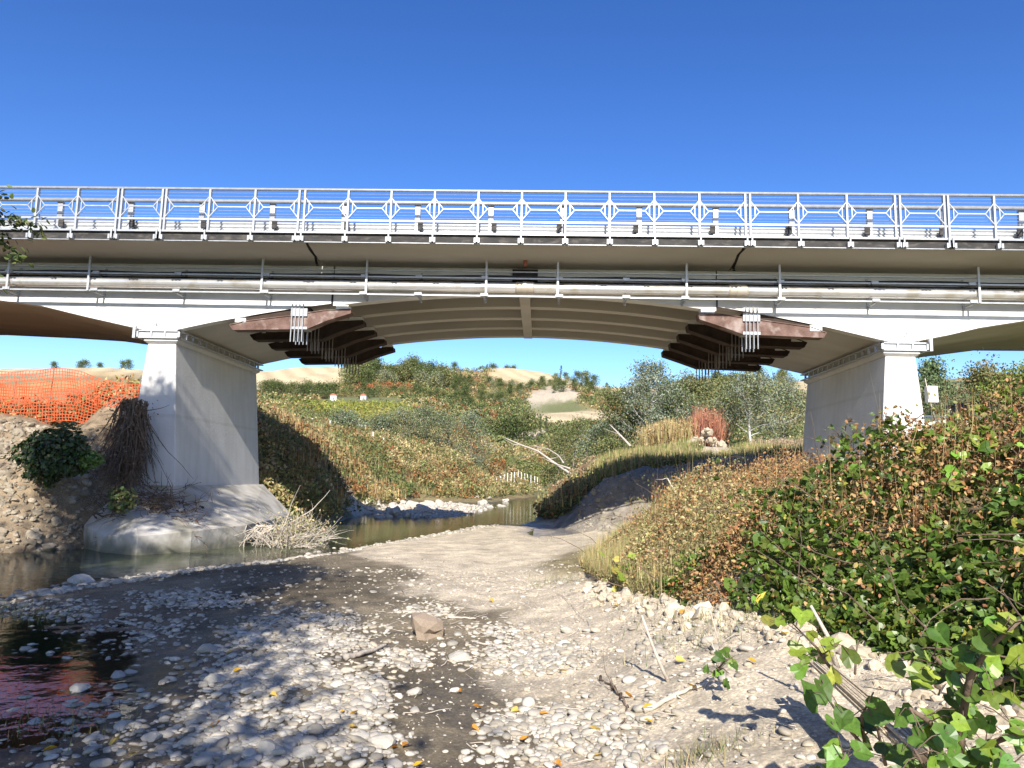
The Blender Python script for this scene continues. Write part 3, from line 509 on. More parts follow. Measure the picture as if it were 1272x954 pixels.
# ---- steel support beams hung under the joints, one below every girder
def yoke(side):
    if side=='L':
        pol=[(281.8,401.6),(286.3,407.9),(378.5,406.6),(404,396),(433.6,387),(432.9,382),(400,383.5),(360,389.8),(302,397)]
        top=[(302,397),(303,392.4),(360,382.5),(383,380.5),(383,386.5),(360,389.8)];blk=[((414.7,377.2),(431,382.4)),((288.5,393.6),(302.4,398.6))]
        rods=[361.5,366,370.8,375.4];ry=(376,423.5);pla=((359,381.5),(380,391));bp_=((358.5,404.6),(379.5,407.3));c0=(384,386.8,399,381.5)
    else:
        pol=[(1029.7,411.5),(1026,417.6),(925.7,413.3),(895,402.5),(870.6,394.4),(869.7,387),(898,388.3),(925.7,392.5),(1009,404.3)]
        top=[(1009,404.3),(1009,400.5),(948,389.3),(924,387.5),(924,392.4),(948,396)];blk=[((872.4,380.8),(889.6,387)),((1009,402.5),(1024.3,409.8))]
        rods=[928,932.6,937.5,942.5];ry=(380,432.5);pla=((925,388),(946,397.5));bp_=((925,411),(946.5,414.2))
    lab='left' if side=='L' else 'right'
    for j,Y in enumerate(GY):
        Yb=Y+.02;y0=20.12;
        t=empty('support_beam',(W(pol[2][0],pol[2][1],y0)[0],Yb,6.5),cat='support beam',group='steel beams hung under the bridge joints',
          label=['sunlit brown steel beam hung under the %s bridge joint at the near face','dark steel beam second from the front under the %s bridge joint','dark steel beam in the middle of the row under the %s joint','dark steel beam second from the back under the %s bridge joint','dark steel beam farthest back under the %s joint against the view'][j]%lab)
        t.location=(W(pol[2][0],pol[2][1],y0)[0],Yb,6.5);inv=np.array(t.location)
        def S(a,b): q=W(a,b,y0);return (q[0]-inv[0],q[2]-inv[2])
        m_='rust_brown' if j==0 else 'rust_shaded'  # beams behind the sunlit one carry the deck's shade in their colour
        P2=[S(*q) for q in pol]
        B=MB();B.prism(P2[::-1] if side=='R' else P2,-.005,.005);B.prism(P2,.30,.31)
        # flanges follow the outline
        n=len(P2);ch=[0]
        for i in range(n):
            a_,b_=np.array(P2[i]),np.array(P2[(i+1)%n]);
            B.bar((a_[0],.15,a_[1]),(b_[0],.15,b_[1]),.022,.40 if j else .36)
        for i in range(1,8):
            f=i/8;a_=np.array(P2[1])*(1-f)+np.array(P2[2])*f
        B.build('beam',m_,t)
        T2=[S(*q) for q in top];B=MB();B.prism(T2,.03,.28);B.build('shadow_strip','rust_shaded',t)  # dark prism put where shadow lies between beam and concrete
        for (a,b),(c,d) in blk:
            p,q=S(a,d),S(c,b);B=MB();B.box((p[0],-.03,p[1]),(q[0],.3,q[1]));B.build('packing_block','concrete_white',t,bevel=.008)
        for (a,b),(c,d) in (pla,bp_):
            p,q=S(a,d),S(c,b);B=MB();B.box((p[0],-.06,p[1]),(q[0],.36,q[1]));B.build('clamp_plate','galvanised' if j==0 else 'rust_shaded',t)  # rear plates painted dark for the shade under the deck
        for r in rods:
            a=S(r,ry[0]);c=S(r,ry[1])
            for yy in (-.075,.38):
                if yy<0 or j==0 or True:
                    topz=a[1] if yy<0 or j else a[1]-.02
                    if yy>0: topz=S(r,bp_[0][1])[1]
                    B=MB();B.tube([(a[0],yy,topz),(a[0],yy,c[1])],.017,6);B.build('rod','galvanised' if j==0 else 'metal_post',t)  # rear rods take a darker metal, shade put into the colour
yoke('L');yoke('R')
# ---- piers
def pier(side):
    s=1 if side=='L' else -1      # s=+1: inner face looks +x
    lab='white concrete bridge pier %s'%('on the left standing in the river on a sloped footing' if s>0 else 'on the right rising out of the vine covered bank')
    xi=-10.28 if s>0 else 9.2;xo=xi-s*.95;zt=5.475;zb=1.5 if s>0 else .6;bat=.085
    t=empty('bridge_pier',((xi+xo)/2,23.2,zb),label=lab,cat='bridge pier');inv=np.array(t.location)
    def ring(z,e=0):
        d=(zt-z)*bat;e0=d*.25
        a,b=xi+s*(d+e),xo-s*(d+e);y0,y1=20.27-e0-e,26.25+e0+e
        ch=.16
        return [(a,y0,z),(b+s*ch,y0,z),(b,y0+.45,z),(b,y1-.45,z),(b+s*ch,y1,z),(a,y1,z)]
    def loft(rs,nm,mt,bev=0):
        B=MB();n=len(rs[0]);V=[p for r in rs for p in r]
        B.add(np.array(V)-inv,[tuple(range(n-1,-1,-1)),tuple(range((len(rs)-1)*n,len(rs)*n))]+[(i*n+k,i*n+(k+1)%n,i*n+n+(k+1)%n,i*n+n+k) for i in range(len(rs)-1) for k in range(n)])
        o=B.build(nm,mt,t,bevel=bev)
        if s<0:
            for p in o.data.polygons: pass
        return o
    loft([ring(z) for z in (zb,3,zt-.003)],'shaft','concrete_pier',.02)
    loft([ring(zt,.0),ring(zt+.07,.09),ring(zt+.13,.09)],'corbel','concrete_pier')
    # steel ladder frame around the pier head
    z0,z1=zt+.132,zt+.36;a=xi+s*.16;b=xo-s*.14;B=MB();y0,y1=20.12,26.4
    for z in (z0,z1-.035):
        B.box((min(a-s*.07,a),y0,z),(max(a-s*.07,a),y1,z+.035));B.box((min(b+s*.07,b),y0,z),(max(b+s*.07,b),y1,z+.035))
        for y in (y0,y1): B.box((min(a,b),y,z+.002),(max(a,b),y+.07,z+.037))
    for y in np.arange(y0,y1,.42): B.box((min(a,a-s*.06),y,z0+.03),(max(a,a-s*.06),y+.05,z1-.03))
    for x in np.linspace(min(a,b)+.02,max(a,b)-.06,4): B.box((x,y0-.002,z0+.03),(x+.045,y0+.05,z1-.03))
    B.V=[v-inv for v in B.V];B.build('steel_frame','galvanised_dull',t)
    B=MB();B.box((min(xi,xo)+.02,20.34,zt+.134),(max(xi,xo)+.0,26.2,6.0));B.V=[v-inv for v in B.V];B.build('bearing_pad','concrete_soffit',t)
    B=MB();B.box((min(b,a)+.01,y0+.045,z0+.04),(max(b,a)-.01,y0+.06,z1-.04));B.box((b-s*.1,y0,z0+.0),(b-s*.02,y0+.1,z1+.12)) if s<0 else B.box((b-s*.1,y0,z0),(b-s*.02,y0+.1,z1+.12));B.V=[v-inv for v in B.V];B.build('steel_plate','galvanised_dull',t)
    # footing
    if s>0:
        rim=[G(125,686,0),G(169,690,0),G(236,685.5,0),G(304,677.5,0),np.array([-8.45,25.6,0]),np.array([-9.2,27,0]),np.array([-12.6,27,0]),np.array([-11.4,18.6,0])]
        base=ring(zb+.02,.03)
        b2=[base[1]]*1+[base[1]]+[base[0]]+[base[0]]+[base[5]]+[base[5]]+[base[4]]+[base[2]]
        b2=[(-11.55,20.2,zb+.05),(-11.2,20.12,zb+.05),(-10.6,20.12,zb+.05),(-9.88,20.12,zb+.05),(-9.86,26.5,zb+.05),(-9.9,26.6,zb+.05),(-11.6,26.6,zb+.05),(-11.7,20.6,zb+.05)]
        lo=[(p[0],p[1],-.7) for p in rim];hi=[(p[0],p[1],.40+.05*i_ if i_<3 else .55) for i_,p in enumerate(rim)]
        hi2=[(p[0]*.985+q[0]*.015,p[1]*.985+q[1]*.015,h[2]+.06) for p,q,h in zip(rim,b2,hi)]
        B=MB();rs=[lo,hi,b2];n=8
        B.add(np.array([p for r in rs for p in r])-inv,[tuple(range(2*n,3*n))]+[(i*n+k,i*n+(k+1)%n,i*n+n+(k+1)%n,i*n+n+k) for i in range(2) for k in range(n)])
        B.build('footing','concrete_footing',t,bevel=.02)
    else:
        B=MB();B.box((xo+.35,20.7,4.3),(xo+.62,20.9,4.75));B.V=[v-inv for v in B.V];B.build('junction_box','paint_white',t,bevel=.01)
    return t
pier('L');pier('R')
SHADE=[(-4.4,-5.2,0,'leafy tree behind the viewpoint shading the pebbles'),(-7.4,-3.9,1,'leafy tree left of the viewpoint shading the shallows'),(-10.5,4.7,2,'tall slender tree on the near bank shading the left pier'),(-15.8,3.4,0,'tall leafy tree on the near bank shading the left bank'),(-9.2,-9,0,'leafy tree standing farthest back behind the viewpoint'),(-19.5,3.0,0,'leafy tree farther left on the near bank')]
# ------------------------------------------------------------------ vegetation helpers
T_DIAM=(np.array([(0,-.5,0),(.32,0,.06),(0,.55,0),(-.32,0,.06)]),[(0,1,2,3)])
T_LEAF=(np.array([(0,-.5,0),(.3,-.2,.1),(.27,.2,.1),(0,.55,0),(-.27,.2,.1),(-.3,-.2,.1)]),[(0,1,2,3),(0,3,4,5)])
T_BLADE=(np.array([(-.05,0,0),(.05,0,0),(.035,.55,.03),(-.035,.55,.03),(0,1,.13)]),[(0,1,2,3),(3,2,4)])
T_VINE=(np.array([(0,-.3,0),(.2,-.47,.05),(.43,-.36,.12),(.46,-.06,.10),(.40,.16,.12),(.2,.36,.06),(0,.66,-.08),(-.2,.36,.06),(-.40,.16,.12),(-.46,-.06,.10),(-.43,-.36,.12),(-.2,-.47,.05),(0,.05,-.04)]),
 [(0,1,2,12),(2,3,12,12),(3,4,5,12),(5,6,12,12),(12,6,7,7),(12,7,8,9),(12,9,10,10),(12,10,11,0)])
def tmpl_tris(T):
    out=[]
    for f in T[1]:
        u=[];
        for i in f:
            if i not in u: u.append(i)
        out.append(u)
    return out
def frames(n,up,nz=None):
    """random frames; normals lean to +z by up, or to the given vectors"""
    v=RNG.normal(size=(n,3));v/=np.linalg.norm(v,axis=1)[:,None]
    base=np.array([0,0,1.]) if nz is None else nz
    w_=v+up*base;w_/=np.linalg.norm(w_,axis=1)[:,None]
    a=RNG.normal(size=(n,3));u=np.cross(w_,a);u/=np.linalg.norm(u,axis=1)[:,None]
    return u,np.cross(w_,u),w_
def leaves(name,pos,size,col,mat='leaf',T=T_DIAM,up=.5,parent=None,nz=None,frame=None,jit=.22,loc=None):
    pos=np.asarray(pos,float);n=len(pos);size=np.broadcast_to(size,(n,));col=np.broadcast_to(np.asarray(col,float),(n,3))
    u,v,w_=frame if frame is not None else frames(n,up,nz)
    tv=T[0];V=(pos[:,None]+size[:,None,None]*(tv[None,:,0,None]*u[:,None]+tv[None,:,1,None]*v[:,None]+tv[None,:,2,None]*w_[:,None]))
    k=len(tv);off=(np.arange(n)*k)[:,None]
    fs={}
    for f in tmpl_tris(T): fs.setdefault(len(f),[]).append(f)
    faces=[(off[:,:,None]+np.array(fl)[None]).reshape(-1,m) for m,fl in fs.items()]
    c=col*(1+jit*RNG.normal(size=(n,1)))*(1+.07*RNG.normal(size=(n,3)));c=np.clip(c,.004,.95)
    me=rawmesh(name,V.reshape(-1,3),faces,False,np.repeat(c,k,axis=0))
    return link(name,me,mat,parent,loc)
def blades(name,pos,h,col,mat='dry',lean=.5,parent=None,wmul=1.,loc=None):
    n=len(pos);a=RNG.uniform(0,6.283,n);d=np.c_[np.cos(a),np.sin(a),np.zeros(n)];s_=np.c_[-np.sin(a),np.cos(a),np.zeros(n)]
    l=np.abs(RNG.normal(size=n))*lean;up=np.c_[d[:,0]*l,d[:,1]*l,np.ones(n)];up/=np.linalg.norm(up,axis=1)[:,None]
    nn=np.cross(s_,up)
    return leaves(name,pos,h,col,mat,(T_BLADE[0]*np.array([wmul,1,1]),T_BLADE[1]),frame=(s_,up,-nn),parent=parent,loc=loc)
def pick(cols,n,p=None):
    cols=np.array(cols);return cols[RNG.choice(len(cols),n,p=p)]
def wander(p,d,L,n,wig=.25,grav=0.):
    p=np.array(p,float);d=np.array(d,float);d/=np.linalg.norm(d);out=[p.copy()]
    for i in range(n):
        d=d+RNG.normal(size=3)*wig;d[2]-=grav;d/=np.linalg.norm(d);p=p+d*L/n;out.append(p.copy())
    return np.array(out)
def tree_meshes(h,rad,nleaf,lsize,cols,crown0=.25,limbs=14,trunk_r=None,spread=1.,T=T_DIAM,gap=.5,nsub=5,bark='bark',up=.4,clump=.16,taper=.6):
    """returns (trunk mesh, crown mesh) around origin"""
    tr=trunk_r or h*.018;B=MB()
    tp=wander((0,0,-.3),(0,0,1),h*.93,9,.05);B.tube(tp,np.linspace(tr,tr*.15,10),7)
    tips=[]
    for i in range(limbs):
        f=crown0+(1-crown0)*(i+.5)/limbs*.97;k=f*9;a=tp[int(k)]+(tp[min(int(k)+1,9)]-tp[int(k)])*(k-int(k))
        az=i*2.4+RNG.normal()*.4;env=math.sin(math.pi*min(1,max(.08,(f-crown0*.6)/(1-crown0*.6)))**taper)
        L=rad*max(.25,env)*RNG.uniform(.7,1.15)*spread;el=RNG.uniform(.25,.9)
        b=wander(a,(math.cos(az),math.sin(az),el),L,5,.16,-.03);B.tube(b,np.linspace(tr*.38*(1.1-f*.6),tr*.06,6),5,False)
        tips+=[b[3],b[4],b[5]]
        for j in range(nsub):
            q=b[RNG.integers(2,6)];c=wander(q,RNG.normal(size=3)+(0,0,.4),L*RNG.uniform(.25,.5),3,.2);B.tube(c,np.linspace(tr*.1,tr*.025,4),4,False);tips+=[c[2],c[3]]
    tips=np.array(tips+[tp[-1],tp[-2]])
    n=nleaf;wts=RNG.uniform(.2,1,len(tips))**2;wts/=wts.sum();ti=RNG.choice(len(tips),n,p=wts)
    pos=tips[ti]+RNG.normal(size=(n,3))*np.array([1,1,.75])*rad*clump
    cc=pick(cols,len(tips))[ti]*.75+pick(cols,n)*.25
    tm=B.mesh('trunk',True)
    o=leaves('crown',pos,lsize*RNG.uniform(.6,1.3,n),cc,'leaf',T,up);cm=o.data;bpy.data.objects.remove(o)
    tm.materials.append(MATS[bark]);return tm,cm
def place_tree(name,tm,cm,loc,label,cat='tree',group=None,rz=None,sc=1.,z=None):
    t=empty(name,loc,label=label,cat=cat,group=group);t.rotation_euler=(0,0,RNG.uniform(0,6.28) if rz is None else rz);t.scale=(sc,)*3
    link('trunk',tm,None,t);link('crown',cm,None,t);return t
def at(px,Y,dy=0):
    x=W(px,595,Y)[0];return (x,Y,gz(x,Y)+dy)
def hpx(py,Y,z): return W(640,py,Y)[2]-z
GREEN=[(.12,.15,.045),(.165,.19,.06),(.09,.12,.038)];OLIVE=[(.23,.23,.085),(.18,.195,.07),(.28,.26,.11)];SILVER=[(.26,.29,.21),(.34,.37,.28),(.18,.21,.12),(.14,.18,.08)]
DARK=[(.05,.075,.025),(.075,.10,.035)];RUST=[(.30,.13,.045),(.24,.10,.04),(.35,.20,.08)];STRAW=[(.50,.39,.20),(.44,.34,.16),(.36,.29,.13)];LIME=[(.16,.24,.04),(.2,.27,.05)]
# ---- tree stock
def stock(*a,**k): return tree_meshes(*a,**k)
hill=[stock(7,3.2,1500,.42,GREEN+OLIVE,crown0=.1,limbs=14,clump=.25,bark='bark'),stock(6,3.4,1500,.42,DARK+GREEN,crown0=.08,limbs=14,clump=.25),stock(5,2.8,1300,.36,OLIVE+SILVER[:1],crown0=.08,limbs=12,clump=.27),stock(9,2.6,1500,.42,GREEN+DARK,crown0=.1,limbs=14,clump=.22)]
cyp=stock(12,1.1,1100,.35,DARK,crown0=.05,limbs=18,clump=.3)
GRP='trees on the far hill'
SHARED=('wood on the knoll','right of the wooded','pale cliff on','stubble field','orchard row','silvery poplars')
def ht(px,py,Y,k,sc,label,py_is_base=True,nm='hill_tree'):
    for sub in SHARED:
        if label.endswith(sub) or (sub in label and k!='c'):
            lo,hi={'wood on the knoll':(428,550),'right of the wooded':(555,640),'pale cliff on':(640,760),'stubble field':(326,416),'orchard row':(430,590),'silvery poplars':(775,1000)}[sub]
            if label.split()[0] in ('small','scattered','dark','far') and 'shrub' not in label and 'skyline' not in label:
                label=label+(', at its ' if True else '')+['far left','left','middle','right','far right'][int(min(4,max(0,(px-lo)/(hi-lo)*5)))]+(', nearer' if Y<300 else '')
            break
    x=W(px,py,Y)[0];z=gz(x,Y)
    tm,cm=cyp if k=='c' else hill[k];return place_tree(nm,tm,cm,(x,Y,z-.3),label,group=GRP,sc=sc)
k_=0
# wooded knoll
words=['rounded green tree','broad dark green tree','low olive green tree','tall green tree']
for i in range(46):
    f=RNG.uniform();px=428+122*RNG.uniform();Y=RNG.uniform(292,345);k=int(RNG.choice(3,p=[.4,.35,.25]))
    ht(px,470,Y,k,RNG.uniform(.95,1.5),'small green tree in the dense wood on the knoll')
for px,Y,sc,k,l in ((515,330,1.6,0,'tallest rounded tree on top of the wooded knoll'),(523,322,1.3,1,'reddish topped tree at the crest of the wooded knoll')):
    ht(px,470,Y,k,sc,l)
for px,Y,sc,l in ((565,400,.9,'small dark tree right of the wooded knoll on the skyline'),(612,448,1.15,'leftmost lone round tree on the bare ridge'),(629,448,1.0,'left tree of the close pair on the bare ridge'),(637,446,1.05,'right tree of the close pair on the bare ridge'),(703,425,.8,'small round tree on the ridge beside the cypress')):
    ht(px,465,Y,1,sc,l)
ht(696,470,420,'c',.7,'narrow cypress standing alone on the ridge',nm='cypress_tree')
for px,Y,sc,k in ((717,395,1.1,1),(728,395,1.15,0),(738,390,1.0,1),(705,385,.8,2),(690,380,.7,0),(675,375,.6,2)): ht(px,470,Y,k,sc,'green tree in the row along the ridge above the pale cliff')
for i in range(34): ht(RNG.uniform(555,640),480,RNG.uniform(245,350),int(RNG.integers(0,4)),RNG.uniform(.45,.85),'scattered tree on the slope right of the wooded knoll')
for i in range(26): ht(RNG.uniform(640,760),500,RNG.uniform(268,350),int(RNG.integers(0,4)),RNG.uniform(.4,.75),'scattered tree above the pale cliff on the hillside')
for i in range(16): ht(326+i*5.8+RNG.uniform(-2,2),500,RNG.uniform(205,225),int(RNG.choice([0,1,1])),RNG.uniform(.55,.85),'dark tree in the hedge line below the stubble field')
for i in range(20): ht(430+i*8.2+RNG.uniform(-3,3),500,RNG.uniform(200,235),int(RNG.choice([1,0,3])),RNG.uniform(.42,.62),'small tree in the orchard row below the knoll')
for px,Y,sc,k,l in ((640,138,.95,1,'large dark green tree beside the eroded cliff'),(655,142,.95,0,'green tree at the right of the dark clump beside the cliff'),(628,140,.8,1,'left tree of the dark clump beside the cliff'),(609,140,.55,0,'bright lime green shrub left of the dark clump'),(672,150,.45,'c','small pointed tree on the pale terrace'),(680,150,.4,'c','smaller pointed tree on the pale terrace')): ht(px,520,Y,k,sc,l)
for i in range(22): ht(RNG.uniform(775,1000),500,RNG.uniform(230,330),int(RNG.integers(0,4)),RNG.uniform(.8,1.3),'far tree on the hillside behind the silvery poplars')
for i in range(6): ht(RNG.uniform(35,165),470,RNG.uniform(300,380),1,RNG.uniform(.6,1.0),'far dark treetop showing above the orange net')
# ---- mid ground trees
def mid(nm,px,Y,topy,args,label,cat='tree',group=None,**k):
    p=at(px,Y);h=hpx(topy,Y,p[2])*1.07;tm,cm=tree_meshes(h,*args,**k);return place_tree(nm,tm,cm,p,label,cat,group,rz=0)
mid('poplar_tree',806,62,446,(3.3,9000,.17,SILVER),'tall silvery poplar with a pale trunk left of the others',crown0=.22,limbs=26,bark='bark_pale',clump=.13)
mid('poplar_tree',934,60,456,(3.2,8500,.17,SILVER+OLIVE),'silvery poplar with pale trunk nearest the right pier',crown0=.28,limbs=24,bark='bark_pale',clump=.13)
mid('poplar_tree',870,66,462,(3.4,9000,.17,OLIVE+OLIVE+SILVER[2:]),'olive green poplar between the two silvery ones',crown0=.12,limbs=26,clump=.15)
mid('poplar_tree',905,70,468,(3,6500,.18,OLIVE+GREEN),'olive tree behind the gap between the poplars',crown0=.12,limbs=22,clump=.15)
mid('poplar_tree',775,66,478,(2.6,6500,.17,GREEN+OLIVE),'green bushy tree left of the tall silvery poplar',crown0=.08,limbs=20,clump=.16)
mid('poplar_tree',838,58,470,(2.4,6000,.16,SILVER+GREEN),'slender grey green tree right of the tall silvery poplar',crown0=.12,limbs=20,clump=.15)
mid('poplar_tree',975,72,470,(3.2,6000,.19,OLIVE+SILVER),'pale olive tree close to the edge of the right pier',crown0=.12,limbs=20,clump=.16)
mid('willow_bush',740,72,520,(2.4,5000,.16,GREEN+SILVER),'grey green willow bush at the river bend',crown0=.05,limbs=16,clump=.2)
mid('willow_bush',712,80,516,(2.8,5000,.17,GREEN+OLIVE),'green willow bush behind the fallen dead branch',crown0=.05,limbs=16,clump=.2)
mid('willow_bush',690,95,530,(2.6,4000,.2,OLIVE+GREEN),'olive willow bush left of the river bend',crown0=.05,limbs=16,clump=.2)
mid('willow_bush',760,58,548,(2.0,5000,.14,OLIVE+GREEN),'low olive bush above the shaded slope',crown0=.05,limbs=14,clump=.22)
for px,Y,ty,r,c,l in ((425,70,518,1.9,SILVER+GREEN,'grey green shrub with a pole on the left bank'),(470,80,523,2.4,SILVER+GREEN,'leftmost of the grey green shrubs on the bank plateau'),(498,82,512,2.4,SILVER+OLIVE,'second grey green shrub on the bank plateau'),(528,82,508,2.6,GREEN+SILVER,'tall grey green shrub in the middle of the plateau clump'),(560,84,512,2.8,GREEN+SILVER,'rounded grey green shrub in the plateau clump'),(585,84,512,2.8,SILVER+SILVER+GREEN,'rightmost silvery shrub of the plateau clump')):
    mid('shrub',px,Y,ty,(r,4200,.15,c),l,'shrub','shrubs on the bank plateau',crown0=.05,limbs=16,clump=.2)
# right of the right pier
mid('leafy_tree',1160,42,432,(2.1,8000,.15,[(.12,.17,.07),(.16,.21,.09),(.20,.25,.12)]),'tall green tree right behind the right pier',crown0=.15,limbs=24,clump=.15)
mid('leafy_tree',1226,44,448,(2.9,8000,.15,[(.22,.2,.06),(.14,.15,.05),(.26,.22,.09)]),'yellowish thin leaved tree above the grey hut',crown0=.25,limbs=20,clump=.13)
mid('leafy_tree',1272,40,446,(3.0,10000,.14,LIME+[(.25,.24,.06)]),'bright yellow green tree at the right edge',crown0=.1,limbs=20,clump=.16)
mid('thin_tree',1200,50,488,(1.6,1400,.12,[(.2,.19,.13),(.25,.22,.18)]),'nearly bare pale shrub between the green trees',crown0=.1,limbs=24,clump=.14,bark='bark_pale')
# trees outside the frame on the left whose shade falls on the gravel and the left pier
sh=[tree_meshes(13.2,3.9,21000,.20,GREEN+LIME,crown0=.25,limbs=26,nsub=6,clump=.12),tree_meshes(14.6,3.8,19000,.20,GREEN+OLIVE,crown0=.22,limbs=26,nsub=6,clump=.12),tree_meshes(15.6,2.6,12000,.19,GREEN+OLIVE,crown0=.62,limbs=26,nsub=6,clump=.13)]
for x,y,k,l in SHADE:
    place_tree('riverside_tree',*sh[k],(x,y,gz(x,y)-.1),l,group='trees on the near left bank')
# branch tip reaching into the frame at the left
t=empty('overhanging_branch',(-8.55,9.4,5.5),label='dark leafy branch tip hanging into view at the left edge',cat='branch');B=MB();pp=[];
for i in range(9):
    b=wander((0,0,0),(1,RNG.normal()*.25,-.25+RNG.normal()*.3),RNG.uniform(1.3,1.75),7,.12,.05);B.tube(b,np.linspace(.014,.003,8),5,False)
    for q in b[3:]: pp+=[q+RNG.normal(size=3)*.07 for _ in range(14)]
B.build('branch','bark',t);leaves('foliage',np.array(pp),.085,pick(DARK+GREEN,len(pp)),'leaf',T_LEAF,parent=t,loc=(0,0,0))
# ------------------------------------------------------------------ scrub as ground cover
def scatter(n,xr,yr,zone=None,thr=.4,polar=False):
    """random points (uniform per screen-ish log distance if polar) where the zone rules"""
    if polar:
        a=RNG.uniform(*xr,n);Y=np.exp(RNG.uniform(math.log(yr[0]),math.log(yr[1]),n));X=(a-672)/930*Y
    else: X=RNG.uniform(*xr,n);Y=RNG.uniform(*yr,n)
    wv=zones(X,Y);z=smooth_h(X,Y)+rough_h(X,Y,wv)
    if zone:
        k=sum(wv[:,ZK.index(c)] for c in zone)>thr;return X[k],Y[k],z[k]
    return X,Y,z
def mounds(name,X,Y,Z,rad,hgt,per,ls,palette,seed,label,mat='leaf',T=T_DIAM):
    n=len(X);cid=np.repeat(np.arange(n),per);m=n*per
    a=RNG.uniform(0,6.283,m);e=np.arcsin(RNG.uniform(0,1,m));rr_=RNG.uniform(.72,1.06,m)
    r=rad[cid];hh=hgt[cid]
    x=X[cid]+r*rr_*np.cos(e)*np.cos(a);y=Y[cid]+r*rr_*np.cos(e)*np.sin(a);z=Z[cid]+hh*rr_*np.sin(e)
    nn=np.c_[np.cos(e)*np.cos(a),np.cos(e)*np.sin(a),np.sin(e)]
    pc=palette[cid] if palette.ndim==2 else palette
    o=leaves(name,np.c_[x,y,z],ls*RNG.uniform(.6,1.4,m),pc,mat,T,.6,nz=nn,jit=.25)
    return tag(o,label,None,kind='stuff')
def zone_palette(X,Y,sets,scale,seed):
    v=fbm(X*scale,Y*scale,4,seed)+RNG.normal(size=len(X))*.13;e=np.quantile(v,np.cumsum([s[0] for s in sets])[:-1]);k=np.searchsorted(e,v)
    out=np.zeros((len(X),3))
    for i,s in enumerate(sets):
        q=k==i;out[q]=pick(s[1],q.sum())
    return out
# left bank of the river beyond the bridge
X,Y,Z=scatter(5200,(300,720),(27,125),'K',.45,True);k=(Z>.25)&(X<-.2*0+ (Y*.055));X,Y,Z=X[k],Y[k],Z[k]
mounds('bank_scrub',X,Y,Z,RNG.uniform(.3,.75,len(X))*(.5+Y/70),RNG.uniform(.35,.9,len(X))*(.6+Y/80),70,np.repeat(.10+.0016*Y,70),
  zone_palette(X,Y,[(.34,OLIVE+GREEN),(.18,RUST+[(.36,.22,.09)]),(.48,STRAW+OLIVE)],.07,5),5,'orange brown and olive scrub covering the left river bank')
X,Y,Z=scatter(6500,(320,720),(30,110),'K',.4,True);k=(Z>.2);X,Y,Z=X[k],Y[k],Z[k];ii=np.repeat(np.arange(len(X)),9)
tag(blades('dry_weeds',np.c_[X[ii]+RNG.normal(size=len(ii))*.3,Y[ii]+RNG.normal(size=len(ii))*.3,Z[ii]+.3],RNG.uniform(.2,.7,len(ii)),zone_palette(X,Y,[(.5,STRAW),(.2,RUST),(.3,OLIVE)],.08,5)[ii],wmul=.45,lean=.35),'tall dry weed stalks on the left river bank',kind='stuff')
# right bank slope and plateau beyond the bridge
X,Y,Z=scatter(3600,(690,1010),(34,130),'KT',.4,True);k=(Z>.35);X,Y,Z=X[k],Y[k],Z[k]
mounds('slope_scrub',X,Y,Z,RNG.uniform(.25,.6,len(X))*(.5+Y/70),RNG.uniform(.2,.55,len(X))*(.6+Y/80),60,np.repeat(.09+.0016*Y,60),
  zone_palette(X,Y,[(.45,OLIVE+GREEN),(.25,GREEN),(.3,STRAW+OLIVE)],.08,15),5,'green and straw coloured scrub on the right river bank slope')
X,Y,Z=scatter(9000,(740,1010),(34,75),'KT',.4,True);k=(Z>.8);X,Y,Z=X[k],Y[k],Z[k];ii=np.repeat(np.arange(len(X)),8)
tag(blades('tall_grass',np.c_[X[ii]+RNG.normal(size=len(ii))*.25,Y[ii]+RNG.normal(size=len(ii))*.25,Z[ii]],RNG.uniform(.3,.9,len(ii)),pick(OLIVE+LIME[:1]+STRAW,len(ii)),wmul=.5),'tall rough grass on the bank behind the spoil heap',kind='stuff')
# hillsides
X,Y,Z=scatter(8500,(290,1030),(125,420),'K',.45,True)
mounds('hill_scrub',X,Y,Z,RNG.uniform(.8,2.0,len(X))*(.6+Y/350),RNG.uniform(.5,1.7,len(X))*(.6+Y/350),26,np.repeat(.35+.0011*Y,26),
  zone_palette(X,Y,[(.5,OLIVE+GREEN+DARK),(.12,RUST+[(.33,.19,.08)]),(.38,STRAW+OLIVE)],.03,8),5,'patchy scrub and bushes covering the far hillsides')
# rust coloured shrubs below the knoll
X=[];Y=[]
for i in range(110): Yy=RNG.uniform(262,292);X.append((RNG.uniform(432,505)-672)/930*Yy);Y.append(Yy)
X=np.array(X);Y=np.array(Y);mounds('rusty_scrub',X,Y,ground_z(X,Y),np.full(len(X),2.2),RNG.uniform(1.6,2.8,len(X)),60,.6,pick(RUST[:2]+[(.36,.14,.06)],len(X)),1,'rust red thicket below the wooded knoll')
# vineyard rows
X=[];Y=[]
for r in range(9):
    for x in np.arange(-62,-20,1.1): X.append(x+r*.2);Y.append(112+r*4+.12*x)
X=np.array(X);Y=np.array(Y);Z=ground_z(X,Y);mounds('vineyard',X,Y,Z+.2,np.full(len(X),.75),RNG.uniform(.9,1.4,len(X)),26,.35,pick([(.26,.27,.05),(.3,.28,.07),(.2,.24,.05)],len(X)),1,'yellow green vineyard rows on the far side of the left bank')
